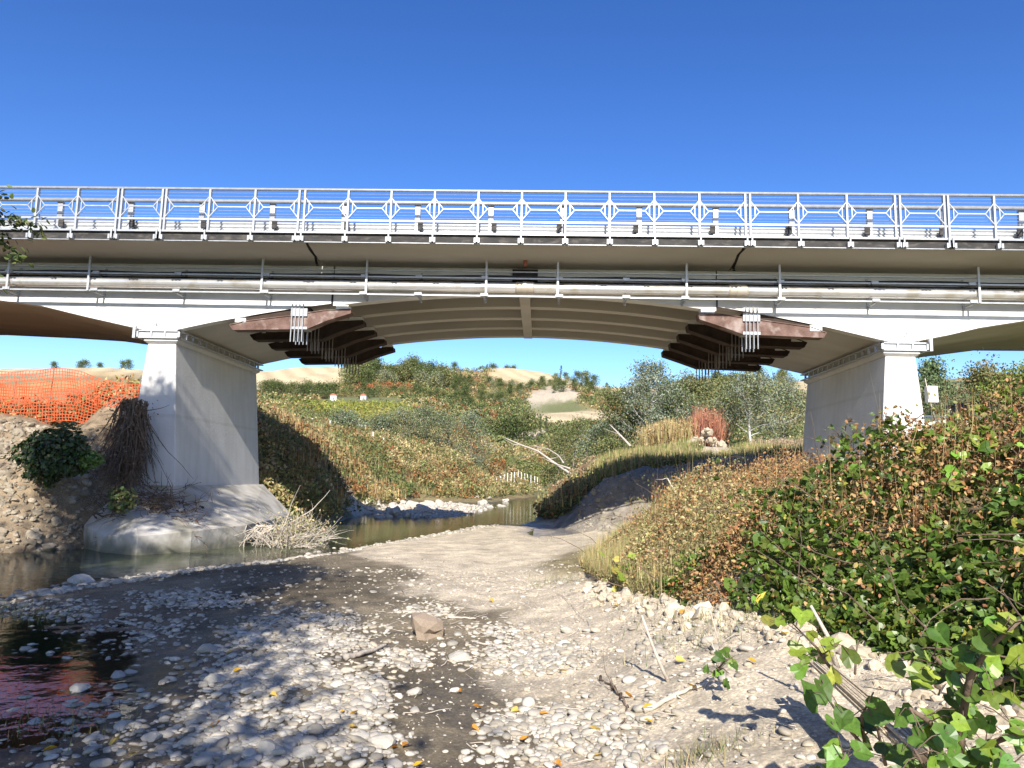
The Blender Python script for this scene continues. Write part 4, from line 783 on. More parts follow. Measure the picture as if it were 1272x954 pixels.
# behind the net on the left and right edge of the plateau
X,Y,Z=scatter(3800,(-330,175),(20.9,90),'KB',.3,True);k=Z>2.4;X,Y,Z=X[k],Y[k],Z[k]
mounds('field_weeds',X,Y,Z,RNG.uniform(.3,.7,len(X)),RNG.uniform(.35,.95,len(X)),50,.12,zone_palette(X,Y,[(.55,OLIVE+STRAW),(.45,RUST)],.1,3),1,'dry red brown weeds standing behind the orange net')
X,Y,Z=scatter(1500,(1120,1600),(22,90),'KT',.3,True)
mounds('meadow_weeds',X,Y,Z,RNG.uniform(.3,.8,len(X)),RNG.uniform(.3,.9,len(X)),60,.13,zone_palette(X,Y,[(.7,OLIVE+LIME),(.3,RUST)],.1,3),1,'green weeds on the plateau right of the right pier')
# straw coloured and red weeds around the rubble
def weed_patch(pxr,Yr,hr,cols,name,label,n=90,w=1.):
    pp=[];hh=[]
    for i in range(n):
        Yy=RNG.uniform(*Yr);x=(RNG.uniform(*pxr)-672)/930*Yy;pp.append((x,Yy));hh.append(RNG.uniform(*hr))
    pp=np.array(pp);z=ground_z(pp[:,0],pp[:,1]);ii=np.repeat(np.arange(n),26);hh=np.array(hh)[ii]
    base=np.c_[pp[ii],z[ii]];top=base+np.c_[RNG.normal(size=(len(ii),2))*.16*hh[:,None],hh*RNG.uniform(.25,1,len(ii))]
    c=pick(cols,len(ii));o=leaves(name,top,.13*w,c,'dry',T_LEAF,.2);bo=None
    B=blades('stalk',base+RNG.normal(size=base.shape)*(.08,.08,0),hh,c,parent=o,wmul=.25)
    return tag(o,label,None,kind='stuff')
weed_patch((798,865),(45,50),(1.3,2.3),STRAW+[(.45,.30,.12)],'golden_weeds','golden dry weeds left of the pale rubble heap',120)
weed_patch((862,890),(45,49),(1.8,2.9),[(.38,.15,.09),(.42,.2,.12)],'red_weeds','reddish tall weeds behind the pale rubble heap',34)
weed_patch((690,735),(40,48),(.6,1.3),[(.34,.24,.15),(.28,.22,.12)],'brown_weeds','brown rounded weeds at the river edge by the shadow',90)
weed_patch((930,990),(52,60),(.8,1.7),[(.42,.3,.2),(.38,.3,.18)],'pale_weeds','pale pinkish grass in front of the right poplars',70)
# ------------------------------------------------------------------ vine bank on the right
lipx=lambda y: np.interp(y,[2,3,4.3,5.2,6.8,8.4,10.2,12,14.5,18],[3.3,3.05,2.75,2.6,2.2,1.6,1.1,.85,.75,1.9])
def vine_pts(n,yr=(2.2,19),d=1.5,xmax=14.):
    Y=RNG.uniform(yr[0]**.5,yr[1]**.5,n)**2;lx=lipx(Y);w_=np.minimum(xmax,2.5+Y*.85)-lx
    X=lx+w_*RNG.uniform(0,1,n)**1.15;return X,Y,X-lx
def canopy(X,Y,e): 
    c=np.clip(e/1.3,0,1)**.6*(.62+.95*fbm(X*.9,Y*.9,5,40));g=np.clip((Y-10.5)/3,0,1)*np.clip(1-e/2.5,0,1)
    return np.clip(.1+c*(1-.55*g),.05,1.6)
n=70000;X,Y,e=vine_pts(n);cn=canopy(X,Y,e);gzz=smooth_h(X,Y);dep=RNG.uniform(0,1,n)**2.0
H=gzz+cn*(1-.75*dep);br=fbm(X*1.1,Y*1.1,4,41)+.50*np.clip((Y-6.6)/4,-1,1.2)-.25*np.clip((3-e)/3,0,1)*(Y<9)+RNG.normal(size=n)*.12
green=br<.16;grassy=(Y>10)&(e<1.8)
pg=green&(~grassy|(RNG.uniform(size=n)<.3))
P3=np.c_[X,Y,H]
q=P3[pg];cols=pick([(.09,.15,.024),(.115,.18,.03),(.07,.12,.02),(.16,.22,.04)],len(q));yl=RNG.uniform(size=len(q))<.035;cols[yl]=(.42,.38,.07)
tag(leaves('vine_leaves',q,np.exp(RNG.normal(-2.68,.3,len(q))).clip(.03,.14),cols,'leaf_vine',T_VINE,.9),'dense mat of green lobed vine leaves covering the right bank',kind='stuff')
X,Y,e=vine_pts(200000);cn=canopy(X,Y,e);br=fbm(X*1.1,Y*1.1,4,41)+.55*np.clip((Y-6.6)/4,-1,1.2)-.25*np.clip((3-e)/3,0,1)*(Y<9)+RNG.normal(size=len(X))*.15
k=(br>.05)|(RNG.uniform(size=len(X))<.06);X,Y,e,cn=X[k],Y[k],e[k],cn[k];H=smooth_h(X,Y)+cn*(1.1-.6*RNG.uniform(0,1,len(X))**1.6)
tag(leaves('dry_vine_leaves',np.c_[X,Y,H],RNG.uniform(.02,.06,len(X)),np.where(((Y>9)&(e<2.2+RNG.normal(size=len(X))*.5)&(RNG.uniform(size=len(X))<.75))[:,None],pick([(.42,.34,.17),(.36,.30,.14),(.25,.24,.09)],len(X)),pick([(.34,.17,.07),(.26,.13,.055),(.40,.25,.11),(.34,.24,.10),(.20,.12,.06)],len(X))),'dry',T_LEAF,.4),'rust brown dried leaves and seed heads tangled over the vines',kind='stuff')
# dry grass at the toe of the bank
X,Y,e=vine_pts(90000,(9,18));k=(e<2.8);X,Y,e=X[k],Y[k],e[k];Z=smooth_h(X,Y)
tag(blades('bank_grass',np.c_[X,Y,Z+RNG.uniform(0,.15,len(X))],RNG.uniform(.1,.45,len(X)),pick(STRAW+[(.2,.22,.08),(.26,.26,.1),(.40,.33,.15)],len(X)),lean=.7,wmul=.16),'straw and olive grass fringing the sandy track',kind='stuff')
# stems and arching stalks through the vines
B=MB()
for i in range(520):
    x,y,e=[a[0] for a in vine_pts(1,(3,18))];z=gz(x,y)+canopy(np.array([x]),np.array([y]),np.array([e]))[0]*RNG.uniform(.5,1.0)
    B.tube(wander((x,y,z),(RNG.normal(),RNG.normal(),.35),RNG.uniform(.4,1.3),6,.25,.03),np.linspace(.0045,.0015,7)*(1+RNG.uniform()),4,False)
tag(B.build('vine_stems','twig_brown'),'thin brown vine stems weaving over the right bank',kind='stuff')
X,Y,e=vine_pts(9000);cn=canopy(X,Y,e);k=RNG.uniform(size=len(X))<np.clip((Y-4)/12,.1,1);X,Y,cn=X[k],Y[k],cn[k];Z=smooth_h(X,Y)+cn*.5
tag(blades('bank_weeds',np.c_[X,Y,Z],cn*RNG.uniform(.4,1.2,len(X)),pick(RUST+STRAW+STRAW+OLIVE,len(X)),lean=.9,wmul=.07),'thin dry stalks rising through the vines',kind='stuff')

# taller weed clumps breaking the crest of the bank
cx_=[];
for i in range(150):
    x,y,e=[a[0] for a in vine_pts(1,(7,18))]
    if e>.8: cx_.append((x,y,e))
cx_=np.array(cx_);zc=smooth_h(cx_[:,0],cx_[:,1])+canopy(cx_[:,0],cx_[:,1],cx_[:,2])*.7
ii=np.repeat(np.arange(len(cx_)),70);hh=RNG.uniform(.25,.75,len(cx_))[ii];f=RNG.uniform(.2,1,len(ii))
pp=np.c_[cx_[ii,0]+RNG.normal(size=len(ii))*.14*(.4+f),cx_[ii,1]+RNG.normal(size=len(ii))*.14*(.4+f),zc[ii]+hh*f]
tag(leaves('crest_weeds',pp,RNG.uniform(.02,.055,len(ii)),pick([(.34,.17,.07),(.40,.26,.11),(.2,.2,.07),(.26,.14,.06)],len(cx_))[ii],'dry',T_LEAF,.3),'rust and olive weed heads sticking out above the vines',kind='stuff')
tag(blades('crest_stalks',np.c_[pp[:,0],pp[:,1],zc[ii]][::3],hh[::3]*1.1,pick(STRAW+RUST,len(ii[::3])),lean=.5,wmul=.07),'thin dry stalks of the weeds above the vines',kind='stuff')
n=2600;X,Y,e=vine_pts(n,(7,13));k=(X/Y>.5);X,Y,e=X[k],Y[k],e[k]
tag(leaves('bright_vine_leaves',np.c_[X,Y,smooth_h(X,Y)+canopy(X,Y,e)*1.05],RNG.uniform(.09,.16,len(X)),pick([(.20,.30,.04),(.26,.34,.06),(.15,.24,.035)],len(X)),'leaf_vine',T_VINE,.8),'large bright green leaves along the top right of the bank',kind='stuff')
# ------------------------------------------------------------------ stones
def ico():
    import bmesh
    bm=bmesh.new();bmesh.ops.create_icosphere(bm,subdivisions=2,radius=1);V=np.array([v.co[:] for v in bm.verts]);Fc=np.array([[v.index for v in f.verts] for f in bm.faces]);bm.free();return V,Fc
IV,IF=ico()
def stone_var(seed,ang=.18,flat=1.):
    r=np.random.default_rng(seed);d=np.zeros(len(IV))
    for _ in range(5): k=r.normal(size=3);d+=np.sin(IV@k*1.6+r.uniform(0,6))*ang/2.2
    V=IV*(1+d)[:,None]
    for _ in range(4):   # worn facets
        k=r.normal(size=3);k/=np.linalg.norm(k);h=V@k;c=r.uniform(.62,.85);V=V-np.clip(h-c,0,None)[:,None]*k*.8
    V[:,2]*=flat;return V
SV=[stone_var(i) for i in range(10)];RV=[stone_var(50+i,.42) for i in range(8)]
def rotz_tilt(n,tilt=.25):
    u,v,w_=frames(n,1/tilt if tilt else 50);return u,v,w_
def stones(name,pos,size,cols,variants,label,flat=(.35,.6),elong=(.6,1),tilt=.25,mat='stone',sm=True):
    n=len(pos);u,v,w_=rotz_tilt(n,tilt);vi=RNG.integers(0,len(variants),n);K=len(IV)
    base=np.stack([variants[i] for i in vi]);s=np.c_[np.ones(n),RNG.uniform(*elong,n),RNG.uniform(*flat,n)]*np.asarray(size)[:,None]
    b=base*s[:,None,:];V=pos[:,None]+b[:,:,0:1]*u[:,None]+b[:,:,1:2]*v[:,None]+b[:,:,2:3]*w_[:,None]
    Fc=(IF[None]+(np.arange(n)*K)[:,None,None]).reshape(-1,3)
    me=rawmesh(name,V.reshape(-1,3),[Fc],sm,np.repeat(cols*(1+.12*RNG.normal(size=(n,1))),K,axis=0))
    return tag(link(name,me,mat),label,None,kind='stuff')
def px_of(X,Y,Z):
    c=np.c_[X,Y,Z-EYE]@CM;return CX-F*c[:,0]/c[:,2],CY+F*c[:,1]/c[:,2]
BL=[(380,790,75,22,1.),(330,840,85,30,1.),(300,900,60,35,.8),(410,870,60,35,1.),(440,930,50,28,1.),(350,935,80,25,.8),(500,820,30,10,.7),(655,818,60,17,1.15),(720,905,65,24,.9),(650,900,45,20,.7),(780,935,50,14,.7),(640,938,60,12,.6),(620,785,35,8,.5),(240,745,60,10,.5),(150,790,110,30,.12),(110,900,120,50,.14),(240,930,60,30,.2),(530,760,30,9,.4),(850,820,150,60,.05),(560,700,250,40,.04),(900,880,150,50,.05),(980,930,150,30,.06),(60,760,70,12,.3)]
def pdens(px,py):
    d=np.full(len(px),.008)
    for a,b,sx,sy,w_ in BL: d=np.maximum(d,w_*np.exp(-(((px-a)/sx)**2+((py-b)/sy)**2)**1.4*.8))
    return d
def sand_z(X,Y): return ground_z(X,Y)
n=230000;X=RNG.uniform(-8.5,3.4,n);Y=RNG.uniform(4.1**.5,15**.5,n)**2;Z=sand_z(X,Y);px,py=px_of(X,Y,Z)
k=(RNG.uniform(size=n)<pdens(px,py)*(.55+.9*fbm(X*1.5,Y*1.5,3,60)))&(px>-60)&(px<1330)&(X<lipx(Y)+.1);X,Y,Z=X[k],Y[k],Z[k];px,py=px[k],py[k]
sz=np.exp(RNG.normal(-3.6,.42,len(X)));sz=np.clip(sz,.012,.07);P0=np.c_[X,Y,Z+sz*.16]
sc=pick([(.45,.405,.335),(.39,.355,.295),(.50,.46,.385),(.30,.27,.22),(.42,.36,.27)],len(X))
app=sz/Y;order=np.argsort(-app);big=order[:300];rest=order[300:21000]
stones('pebbles',P0[rest],sz[rest],sc[rest],SV,'countless smaller pale river pebbles spread over the gravel bar',flat=(.3,.5))
PCOL=[(.45,.405,.335),(.39,.355,.295),(.50,.46,.385),(.34,.30,.235)]
pm=[]
for i in range(10):
    for c in PCOL[:]:
        if len(pm)>=24: break
        V=SV[i].copy();V[:,2]*=.42;V[:,1]*=.62+.06*(i%6);m_=rawmesh('pebble',V,[IF],True,np.tile(c,(len(V),1)));m_.materials.append(MATS['stone']);pm.append(m_)
for i in big:
    o=bpy.data.objects.new('pebble',pm[RNG.integers(len(pm))]);COL.objects.link(o);o.location=P0[i];s_=float(sz[i]);o.scale=(s_,s_,s_)
    o.rotation_euler=(RNG.normal()*.18,RNG.normal()*.18,RNG.uniform(0,6.28))
    a,b=px[i],py[i]
    zone='in the shaded pebble patch left of the track' if a<480 and b>760 else 'in the sunlit pebble patch beyond the puddle' if b<860 and a<780 else 'in the sunlit pebbles at the bottom of the view' if a<860 and b>=860 else 'on the sandy ground below the vine bank' if a>=780 else 'on the damp mud at the upper left'
    mc=o.data.attributes['Col'].data[0].color[0];tone='greyish' if mc<.34 else 'grey' if mc<.38 else 'light' if mc<.45 else 'nearly white'
    size_='small' if s_<.045 else 'middling' if s_<.06 else 'large'
    zone={'in the shaded':'in the shaded patch','in the sunlit pebble':'in the sunlit patch beyond the puddle','in the sunlit pebbles':'in the sunlit bottom patch','on the sandy':'on sand below the vines','on the damp':'on the dark mud'}['in the sunlit pebbles' if zone.startswith('in the sunlit pebbles') else 'in the sunlit pebble' if zone.startswith('in the sunlit') else ' '.join(zone.split()[:3])]
    place=(', near the bottom edge' if b>900 else ', toward the track' if b<840 else '')+(', left side' if a<330 or 500<a<690 else ', right side')
    tag(o,size_+' '+tone+' pebble '+zone+place,'pebble','larger pebbles on the gravel bar')
# gravel along the waterline and on the bar beyond the bridge
sx_=[-8.1,-7.6,-6.9,-5.8,-4.9,-3.4,-2.2];sy_=[11,13,14.4,16.6,20.7,25.7,30.7]
tt=RNG.uniform(0,6,1000);X=np.interp(tt,range(7),sx_)+RNG.normal(size=1000)*.22+.14;Y=np.interp(tt,range(7),sy_)+RNG.normal(size=1000)*.2;Z=ground_z(X,Y)
s_=RNG.uniform(.03,.10,1000);stones('shore_gravel',np.c_[X,Y,np.maximum(Z,-.03)+.01],s_,pick(PCOL,1000)*.9,RV,'pale stones lining the waterline of the near shore',flat=(.3,.6))
n=5200;X=RNG.uniform(-11,3,n);Y=RNG.uniform(35.5,84,n);wz=zones(X,Y);Z=smooth_h(X,Y)+rough_h(X,Y,wz);k=(wz[:,0]>.35)&(Z>-.05)&(Z<.3)&(Y<66);X,Y,Z=X[k],Y[k],Z[k]
stones('bar_gravel',np.c_[X,Y,Z+.02],RNG.uniform(.05,.16,len(X)),pick([(.50,.46,.385),(.43,.395,.33)],len(X)),RV,'white gravel covering the bar in the river beyond the bridge',flat=(.3,.6))
def rock(nm,px,py,z,Y,size,label,col=(.58,.53,.45),cat='rock',flat=.7,group=None,v=None,rz=None):
    p=W(px,py,Y) if z is None else G(px,py,z)
    zz_=gz(p[0],p[1]);V=(RV[RNG.integers(8)] if v is None else v).copy()*np.array([1,.8,flat]);me=rawmesh(nm,V,[IF],False,np.tile(col,(len(V),1)))
    o=link(nm,me,'stone',None,(p[0],p[1],zz_+size*flat*.35));o.scale=(size,)*3;o.rotation_euler=(RNG.normal()*.2,RNG.normal()*.2,RNG.uniform(0,6.28) if rz is None else rz)
    return tag(o,label,cat,group)
for i in range(34):
    x=RNG.uniform(446,565);rock('boulder',x,637-RNG.uniform(0,13),.25,None,RNG.uniform(.15,.42),'pale boulder heaped on the near end of the white gravel bar',(.48,.44,.37),group='boulders along the gravel bar')
for i in range(16):
    rock('boulder',RNG.uniform(588,628),626-RNG.uniform(0,8),.25,None,RNG.uniform(.2,.4),'pale boulder at the far end of the white gravel bar',(.46,.42,.35),group='boulders along the gravel bar')
for i in range(80):
    f=RNG.uniform();Y=RNG.uniform(43.5,46);a=RNG.uniform(-1,1);zt=(1-abs(a))*1.15*RNG.uniform(.2,1);x=(872+a*27-672)/930*Y
    V=RV[i%8]*np.array([1,.8,.8]);o=link('rubble_block',rawmesh('rubble_block',V,[IF],False,np.tile((.44,.37,.27),(len(V),1))),'stone',None,(x,Y,gz(x,Y)+zt));s_=RNG.uniform(.08,.26);o.scale=(s_,)*3;o.rotation_euler=(RNG.uniform(0,3),RNG.uniform(0,3),0)
    tag(o,'pale broken block in the rubble heap above the shaded slope','rubble block','blocks of the rubble heap')
# named stones of the foreground
rock('rock',534,788,.1,None,.24,'brown wedge shaped rock on the wet mud in front of the driftwood',(.27,.21,.155),flat=.7,v=stone_var(93,.45)*np.array([1,.9,1.2]),rz=.3)
rock('rock',100,722,.02,None,.26,'pale angular rock in the shallows at the left',(.5,.47,.42),flat=.6)
for a,b,s_,l in ((258,800,.17,'broad flat pale cobble at the edge of the left shallows'),(150,826,.15,'light cobble standing in the shallow water left of the pebbles'),(163,822,.11,'smaller light cobble touching the one in the shallow water'),(100,842,.15,'flat bluish cobble beside the reflecting puddle'),(86,861,.09,'small bluish cobble below the reflecting puddle'),(270,838,.15,'rounded grey cobble in the middle of the shaded pebbles'),(378,938,.13,'smooth rounded cobble at the bottom edge of the shaded pebbles'),(336,936,.15,'large smooth grey cobble at the bottom edge'),(475,920,.16,'lumpy white cobble where sun reaches the pebbles'),(460,870,.12,'rounded cobble at the right rim of the shaded pebbles'),(515,852,.12,'cobble beside the wet brown hollow'),(570,812,.18,'flat grey stone between wet mud and sunlit pebbles'),(705,800,.13,'broad pale stone half buried in the sunlit sand'),(1005,895,.11,'tan oval stone on the sandy ground below the vines'),(188,912,.11,'pale oval cobble alone on the dark wet gravel'),(232,918,.1,'angular light cobble on the dark wet gravel')):
    rock('cobble',a,b,.1,None,s_*.75,l,(.42,.39,.33),'cobble',.5,v=SV[int(s_*997)%10])
# clods along the foot of the vine bank
n=1300;Y=RNG.uniform(4.2,11.5,n);X=lipx(Y)-.05+RNG.normal(size=n)*.17;Z=ground_z(X,Y);s_=np.exp(RNG.normal(-3.7,.65,n)).clip(.010,.13)
stones('earth_clods',np.c_[X,Y,Z],s_,pick([(.50,.42,.31),(.45,.375,.27),(.55,.47,.355)],n),RV,'pale crumbled clods of earth along the foot of the vine bank',flat=(.5,.9),sm=False)
n=10000;X=RNG.uniform(-9,3.2,n);Y=RNG.uniform(4.1**.5,17**.5,n)**2;Z=ground_z(X,Y);k=(X<lipx(Y))&(Z>-.01);X,Y,Z=X[k],Y[k],Z[k]
stones('grit',np.c_[X,Y,Z],np.exp(RNG.normal(-4.85,.5,len(X))),np.where((X>-2.2+.05*Y)[:,None],pick([(.58,.52,.42),(.52,.46,.36),(.40,.35,.28)],len(X)),pick([(.34,.30,.24),(.20,.17,.12),(.27,.24,.18),(.14,.12,.09)],len(X))),RV,'fine chips of stone and dried silt on the sunny sand',flat=(.4,.8),sm=False)
# ------------------------------------------------------------------ leaves, sticks, driftwood
lm=[]
for c in ((.62,.36,.03),(.55,.25,.04),(.60,.42,.10)):
    for b in (1,1.6):
        V=T_VINE[0]*np.array([.85,.95,b]);fs={}
        for f in tmpl_tris(T_VINE): fs.setdefault(len(f),[]).append(f)
        m_=rawmesh('fallen_leaf',V,[np.array(f) for f in fs.values()],False,np.tile(c,(len(V),1)));m_.materials.append(MATS['leaf']);lm.append(m_)
lp_=[(295,824),(285,802),(339,860),(423,881),(440,878),(439,897),(490,915),(505,913),(571,845),(594,865),(675,877),(652,903),(693,945),(780,889),(739,911),(698,836),(63,910),(144,906),(167,925),(265,897),(268,893),(950,843),(976,884),(936,896),(848,820),(866,823),(805,909),(1008,915),(1112,875),(806,925),(640,870),(845,868),(742,945),(765,782),(610,748),(665,960),(590,890),(520,935),(860,905)]
for a,b in lp_:
    p=G(a,b,.15);z=gz(p[0],p[1]);o=bpy.data.objects.new('fallen_leaf',lm[RNG.integers(6)]);COL.objects.link(o);o.location=(p[0],p[1],z+.035);o.scale=(RNG.uniform(.06,.085),)*3;o.rotation_euler=(RNG.normal()*.3,RNG.normal()*.3,RNG.uniform(0,6))
    tag(o,'fallen yellow leaf lying '+('among the shaded pebbles' if a<500 and b>790 and a>250 else 'on the wet gravel at the left' if a<=250 else 'on the sandy ground below the vines' if a>=800 else 'on the sunlit pebbles and sand in the middle'),'leaf','fallen yellow leaves')
def stick(nm,pts,r,mat,label,cat='stick',z=.12,side=0,lift=None):
    P_=[]
    for i,(a,b) in enumerate(pts):
        p=G(a,b,z);zz_=gz(p[0],p[1])
        P_.append((p[0],p[1],zz_+r*1.1+(lift[i] if lift else 0)))
    P_=np.array(P_);t_=np.linspace(0,len(P_)-1,len(P_)*4);Q=np.c_[[np.interp(t_,range(len(P_)),P_[:,i]) for i in range(3)]].T
    L=np.linalg.norm(P_[-1]-P_[0]);Q=Q+RNG.normal(size=Q.shape)*L*.006
    B=MB();B.tube(Q,np.linspace(r,r*.45,len(Q)),8)
    for j in range(side):
        q=Q[RNG.integers(len(Q)//3,len(Q)-1)];B.tube(wander(q,RNG.normal(size=3)*(1,1,.3)+(0,0,.2),L*RNG.uniform(.12,.3),4,.3),np.linspace(r*.4,r*.1,5),5,False)
    o=B.build(nm,mat,smooth=True);me=o.data;c=P_.mean(0);me.transform(Matrix.Translation(-Vector(c)));o.location=c
    return tag(o,label,cat)
stick('driftwood',[(428,815),(445,810),(462,803),(481,795)],.035,'dead_wood','pale bent piece of driftwood lying across the shaded pebbles','driftwood',side=1)
stick('stick',[(556,769),(572,771),(591,773)],.018,'dead_wood','short pale stick behind the brown rock')
stick('stick',[(745,856),(760,875),(775,895),(779,905),(765,932)],.013,'twig_brown','dark crooked stick on the sunlit pebbles',side=3)
stick('stick',[(660,870),(700,880),(725,886)],.009,'dead_wood','thin pale twig right of the wet hollow')
stick('stick',[(800,915),(845,911),(888,909)],.022,'dead_wood','grey branch lying at the bottom edge right of the pebbles',side=5)
stick('stick',[(740,842),(735,800),(690,748)],.006,'dead_wood','long thin twig in the sandy track')
stick('stick',[(655,742),(690,745),(720,728)],.008,'dead_wood','curved pale twig near the bank grass',side=2)
stick('stick',[(500,738),(530,752),(548,762)],.007,'dead_wood','fine pale twig above the brown rock')
stick('stick',[(590,795),(620,800),(655,806)],.012,'dead_wood','pale stick between the mud and the sunlit pebbles',side=3)
def stalk(pts,Y,r,mat,label,side=0,nm='dead_stalk'):
    P_=np.array([W(a,b,Y) for a,b in pts]);B=MB();B.tube(P_,np.linspace(r,r*.5,len(P_)),7)
    for j in range(side): B.tube(wander(P_[RNG.integers(1,len(P_))],RNG.normal(size=3),.3*RNG.uniform(.5,1.2),4,.3),np.linspace(r*.4,r*.1,5),4,False)
    o=B.build(nm,mat,smooth=True);c=P_.mean(0);o.data.transform(Matrix.Translation(-Vector(c)));o.location=c;return tag(o,label,'stalk')
stalk([(832,850),(820,825),(808,795),(797,764)],6.3,.018,'dead_wood','broken white stalk standing on the sand below the vines',2)
stalk([(846,640),(838,610),(829,594)],13.3,.022,'dead_wood','bleached forked stalk standing in the grass near the spoil heap',4)
stalk([(895,806),(888,780),(880,750)],6.6,.008,'dead_wood','thin pale stem rising beside the clods')
stalk([(895,832),(890,815),(884,798)],6.0,.007,'dead_wood','short pale stem in the sand below the clods')
stalk([(1040,830),(1028,790),(1007,752)],4.9,.018,'dead_wood','bare pale stick leaning out of the vines above the splintered log')
stalk([(1062,838),(1063,815),(1066,795)],4.9,.008,'twig_brown','thin brown stem beside the splintered log')
stalk([(1180,490),(1172,465),(1165,440)],13.5,.012,'dead_wood','tall bare stem rising in front of the green tree behind the pier') if False else None
stalk([(1162,522),(1155,498),(1149,470)],13.0,.015,'dead_wood','tall bare stalk beside the right pier')
stalk([(1166,530),(1173,518),(1181,508)],13.0,.017,'dead_wood','pale leaning stalk just right of the right pier')
# splintered log
t=empty('splintered_log',tuple(G(1080,905,.8)),label='pale splintered log with dark bark at the lower right',cat='log')
a=G(1015,838,.82);b=G(1152,968,.72);a[2]+=.05;b[2]+=.05;d=(b-a);L=np.linalg.norm(d);d/=L;B=MB();B2=MB();inv=np.array(t.location);s_=np.cross(d,(0,0,1));s_/=np.linalg.norm(s_)
for i in range(26):
    o_=s_*RNG.uniform(-.05,.05)+np.array([0,0,1])*RNG.uniform(-.01,.055);u0=RNG.uniform(-.03,.16)*(i%3>0);u1=L*RNG.uniform(.75,1.05)
    B.bar(a+d*u0+o_-inv,a+d*u1+o_*1.25-inv,RNG.uniform(.012,.026),RNG.uniform(.008,.018))
B.build('split_wood','split_wood',t)
B2.tube([a+d*L*f_-inv-s_*.045*(1+f_*.3)+(0,0,-.012) for f_ in (0.02,.3,.6,1)],[.028,.045,.05,.05],9);B2.build('bark','twig_brown',t,smooth=True)
# young leafy plants at the lower right
def sprig(nm,stems,label,ls,n,cols,Y,sr=.008):
    """stems: lists of photo points at distance Y; big leaves on short stalks"""
    loc=W(*stems[0][0],Y);t=empty(nm,tuple(loc),label=label,cat='plant');B=MB();pp=[];nn=[]
    for st in stems:
        P_=np.array([W(a,b,Y-.12*i) for i,(a,b) in enumerate(st)])-loc;B.tube(P_,np.linspace(sr,sr*.35,len(P_)),6)
        for j in range(n):
            f=RNG.uniform(.1,1)*(len(P_)-1);k=int(min(f,len(P_)-2));q=P_[k]+(P_[k+1]-P_[k])*(f-k);e=q+RNG.normal(size=3)*ls*.75;B.tube([q,(q+e)/2+(0,0,ls*.2),e],[.0025,.002,.0015],4,False);pp.append(e+np.array([0,0,-ls*.15]))
            nn.append(np.array([RNG.normal()*.5,-.75,.55]))
    B.build('stem','twig_brown' if sr>.01 else 'twig_brown',t,smooth=True);pp=np.array(pp);nn=np.array(nn);nn/=np.linalg.norm(nn,axis=1)[:,None]
    leaves('foliage',pp,ls*RNG.uniform(.6,1.15,len(pp)),pick(cols,len(pp)),'leaf_vine',T_VINE,1.8,t,nz=nn,loc=(0,0,0));return t
VG=[(.10,.19,.03),(.13,.23,.035),(.08,.15,.025)];YG=[(.22,.30,.035),(.27,.34,.05),(.15,.24,.03)]
sprig('vine_shoot',[[(1075,930),(1050,900),(1030,870),(1018,850)],[(1075,930),(1070,890),(1085,860)],[(1100,950),(1090,905),(1078,880)]],'vine shoot with large green leaves growing over the splintered log',.105,5,VG,3.4)
sprig('vine_shoot',[[(1035,835),(1015,805),(1000,790),(985,775)],[(1035,835),(1020,815),(1040,800)]],'yellow green vine shoot at the tip of the splintered log',.10,6,YG,4.3)
sprig('young_tree',[[(1190,990),(1194,900),(1205,840),(1228,805),(1268,770)],[(1198,860),(1180,835),(1160,815)],[(1196,880),(1235,850),(1280,830)],[(1194,920),(1160,900),(1130,880)],[(1192,940),(1240,920),(1285,905)]],'leafy sapling with a brown stem filling the lower right corner',.085,18,VG+YG,3.0,.017)
sprig('vine_shoot',[[(1010,990),(1040,960),(1050,935)],[(1140,990),(1150,955),(1135,930)],[(1225,990),(1240,960),(1262,950)]],'low green shoots along the bottom edge at the right',.08,8,VG,2.9)
sprig('yellowing_plant',[[(775,720),(768,705),(758,692)],[(775,720),(782,705),(788,700)]],'small yellowing vine plant at the edge of the sandy track',.12,9,YG+[(.5,.42,.1)],10.5)
sprig('weed',[[(888,835),(900,822),(912,815)],[(888,835),(898,830),(905,836)]],'small round leaved weed on the sand below the clods',.075,6,VG,5.6)
# yellowish bright foliage in front of the right tree
# litter twigs and dry grass tufts on the sand
B=MB()
for i in range(420):
    y=RNG.uniform(4.2,14)**1;x=RNG.uniform(-2.2,float(lipx(y)));z=gz(x,y)+.008
    B.tube(wander((x,y,z),(RNG.normal(),RNG.normal(),0),RNG.uniform(.06,.3),4,.2),[.004,.004,.003,.002,.001],4,False)
tag(B.build('twig_litter','dead_wood'),'litter of small pale twigs over the sandy ground',kind='stuff')
X=[];Y=[]
for cx,cy,s_,n in ((900,800,55,900),(860,770,50,600),(960,815,40,500),(690,715,20,250),(1150,850,45,500),(25,765,30,500),(60,895,60,300),(880,940,30,200),(700,655,45,500)):
    for i in range(n):
        p=G(cx+RNG.normal()*s_,cy+RNG.normal()*s_*.25,.35 if cx>600 else .02);X.append(p[0]);Y.append(p[1])
X=np.array(X);Y=np.array(Y);k=(Y>3)&(Y<40);X,Y=X[k],Y[k];Z=ground_z(X,Y)
tag(blades('grass_tufts',np.c_[X,Y,Z],RNG.uniform(.03,.14,len(X)),pick([(.2,.2,.08),(.3,.26,.13),(.13,.17,.06)],len(X)),wmul=.5,lean=.7),'sparse short grass tufts on sand and mud',kind='stuff')
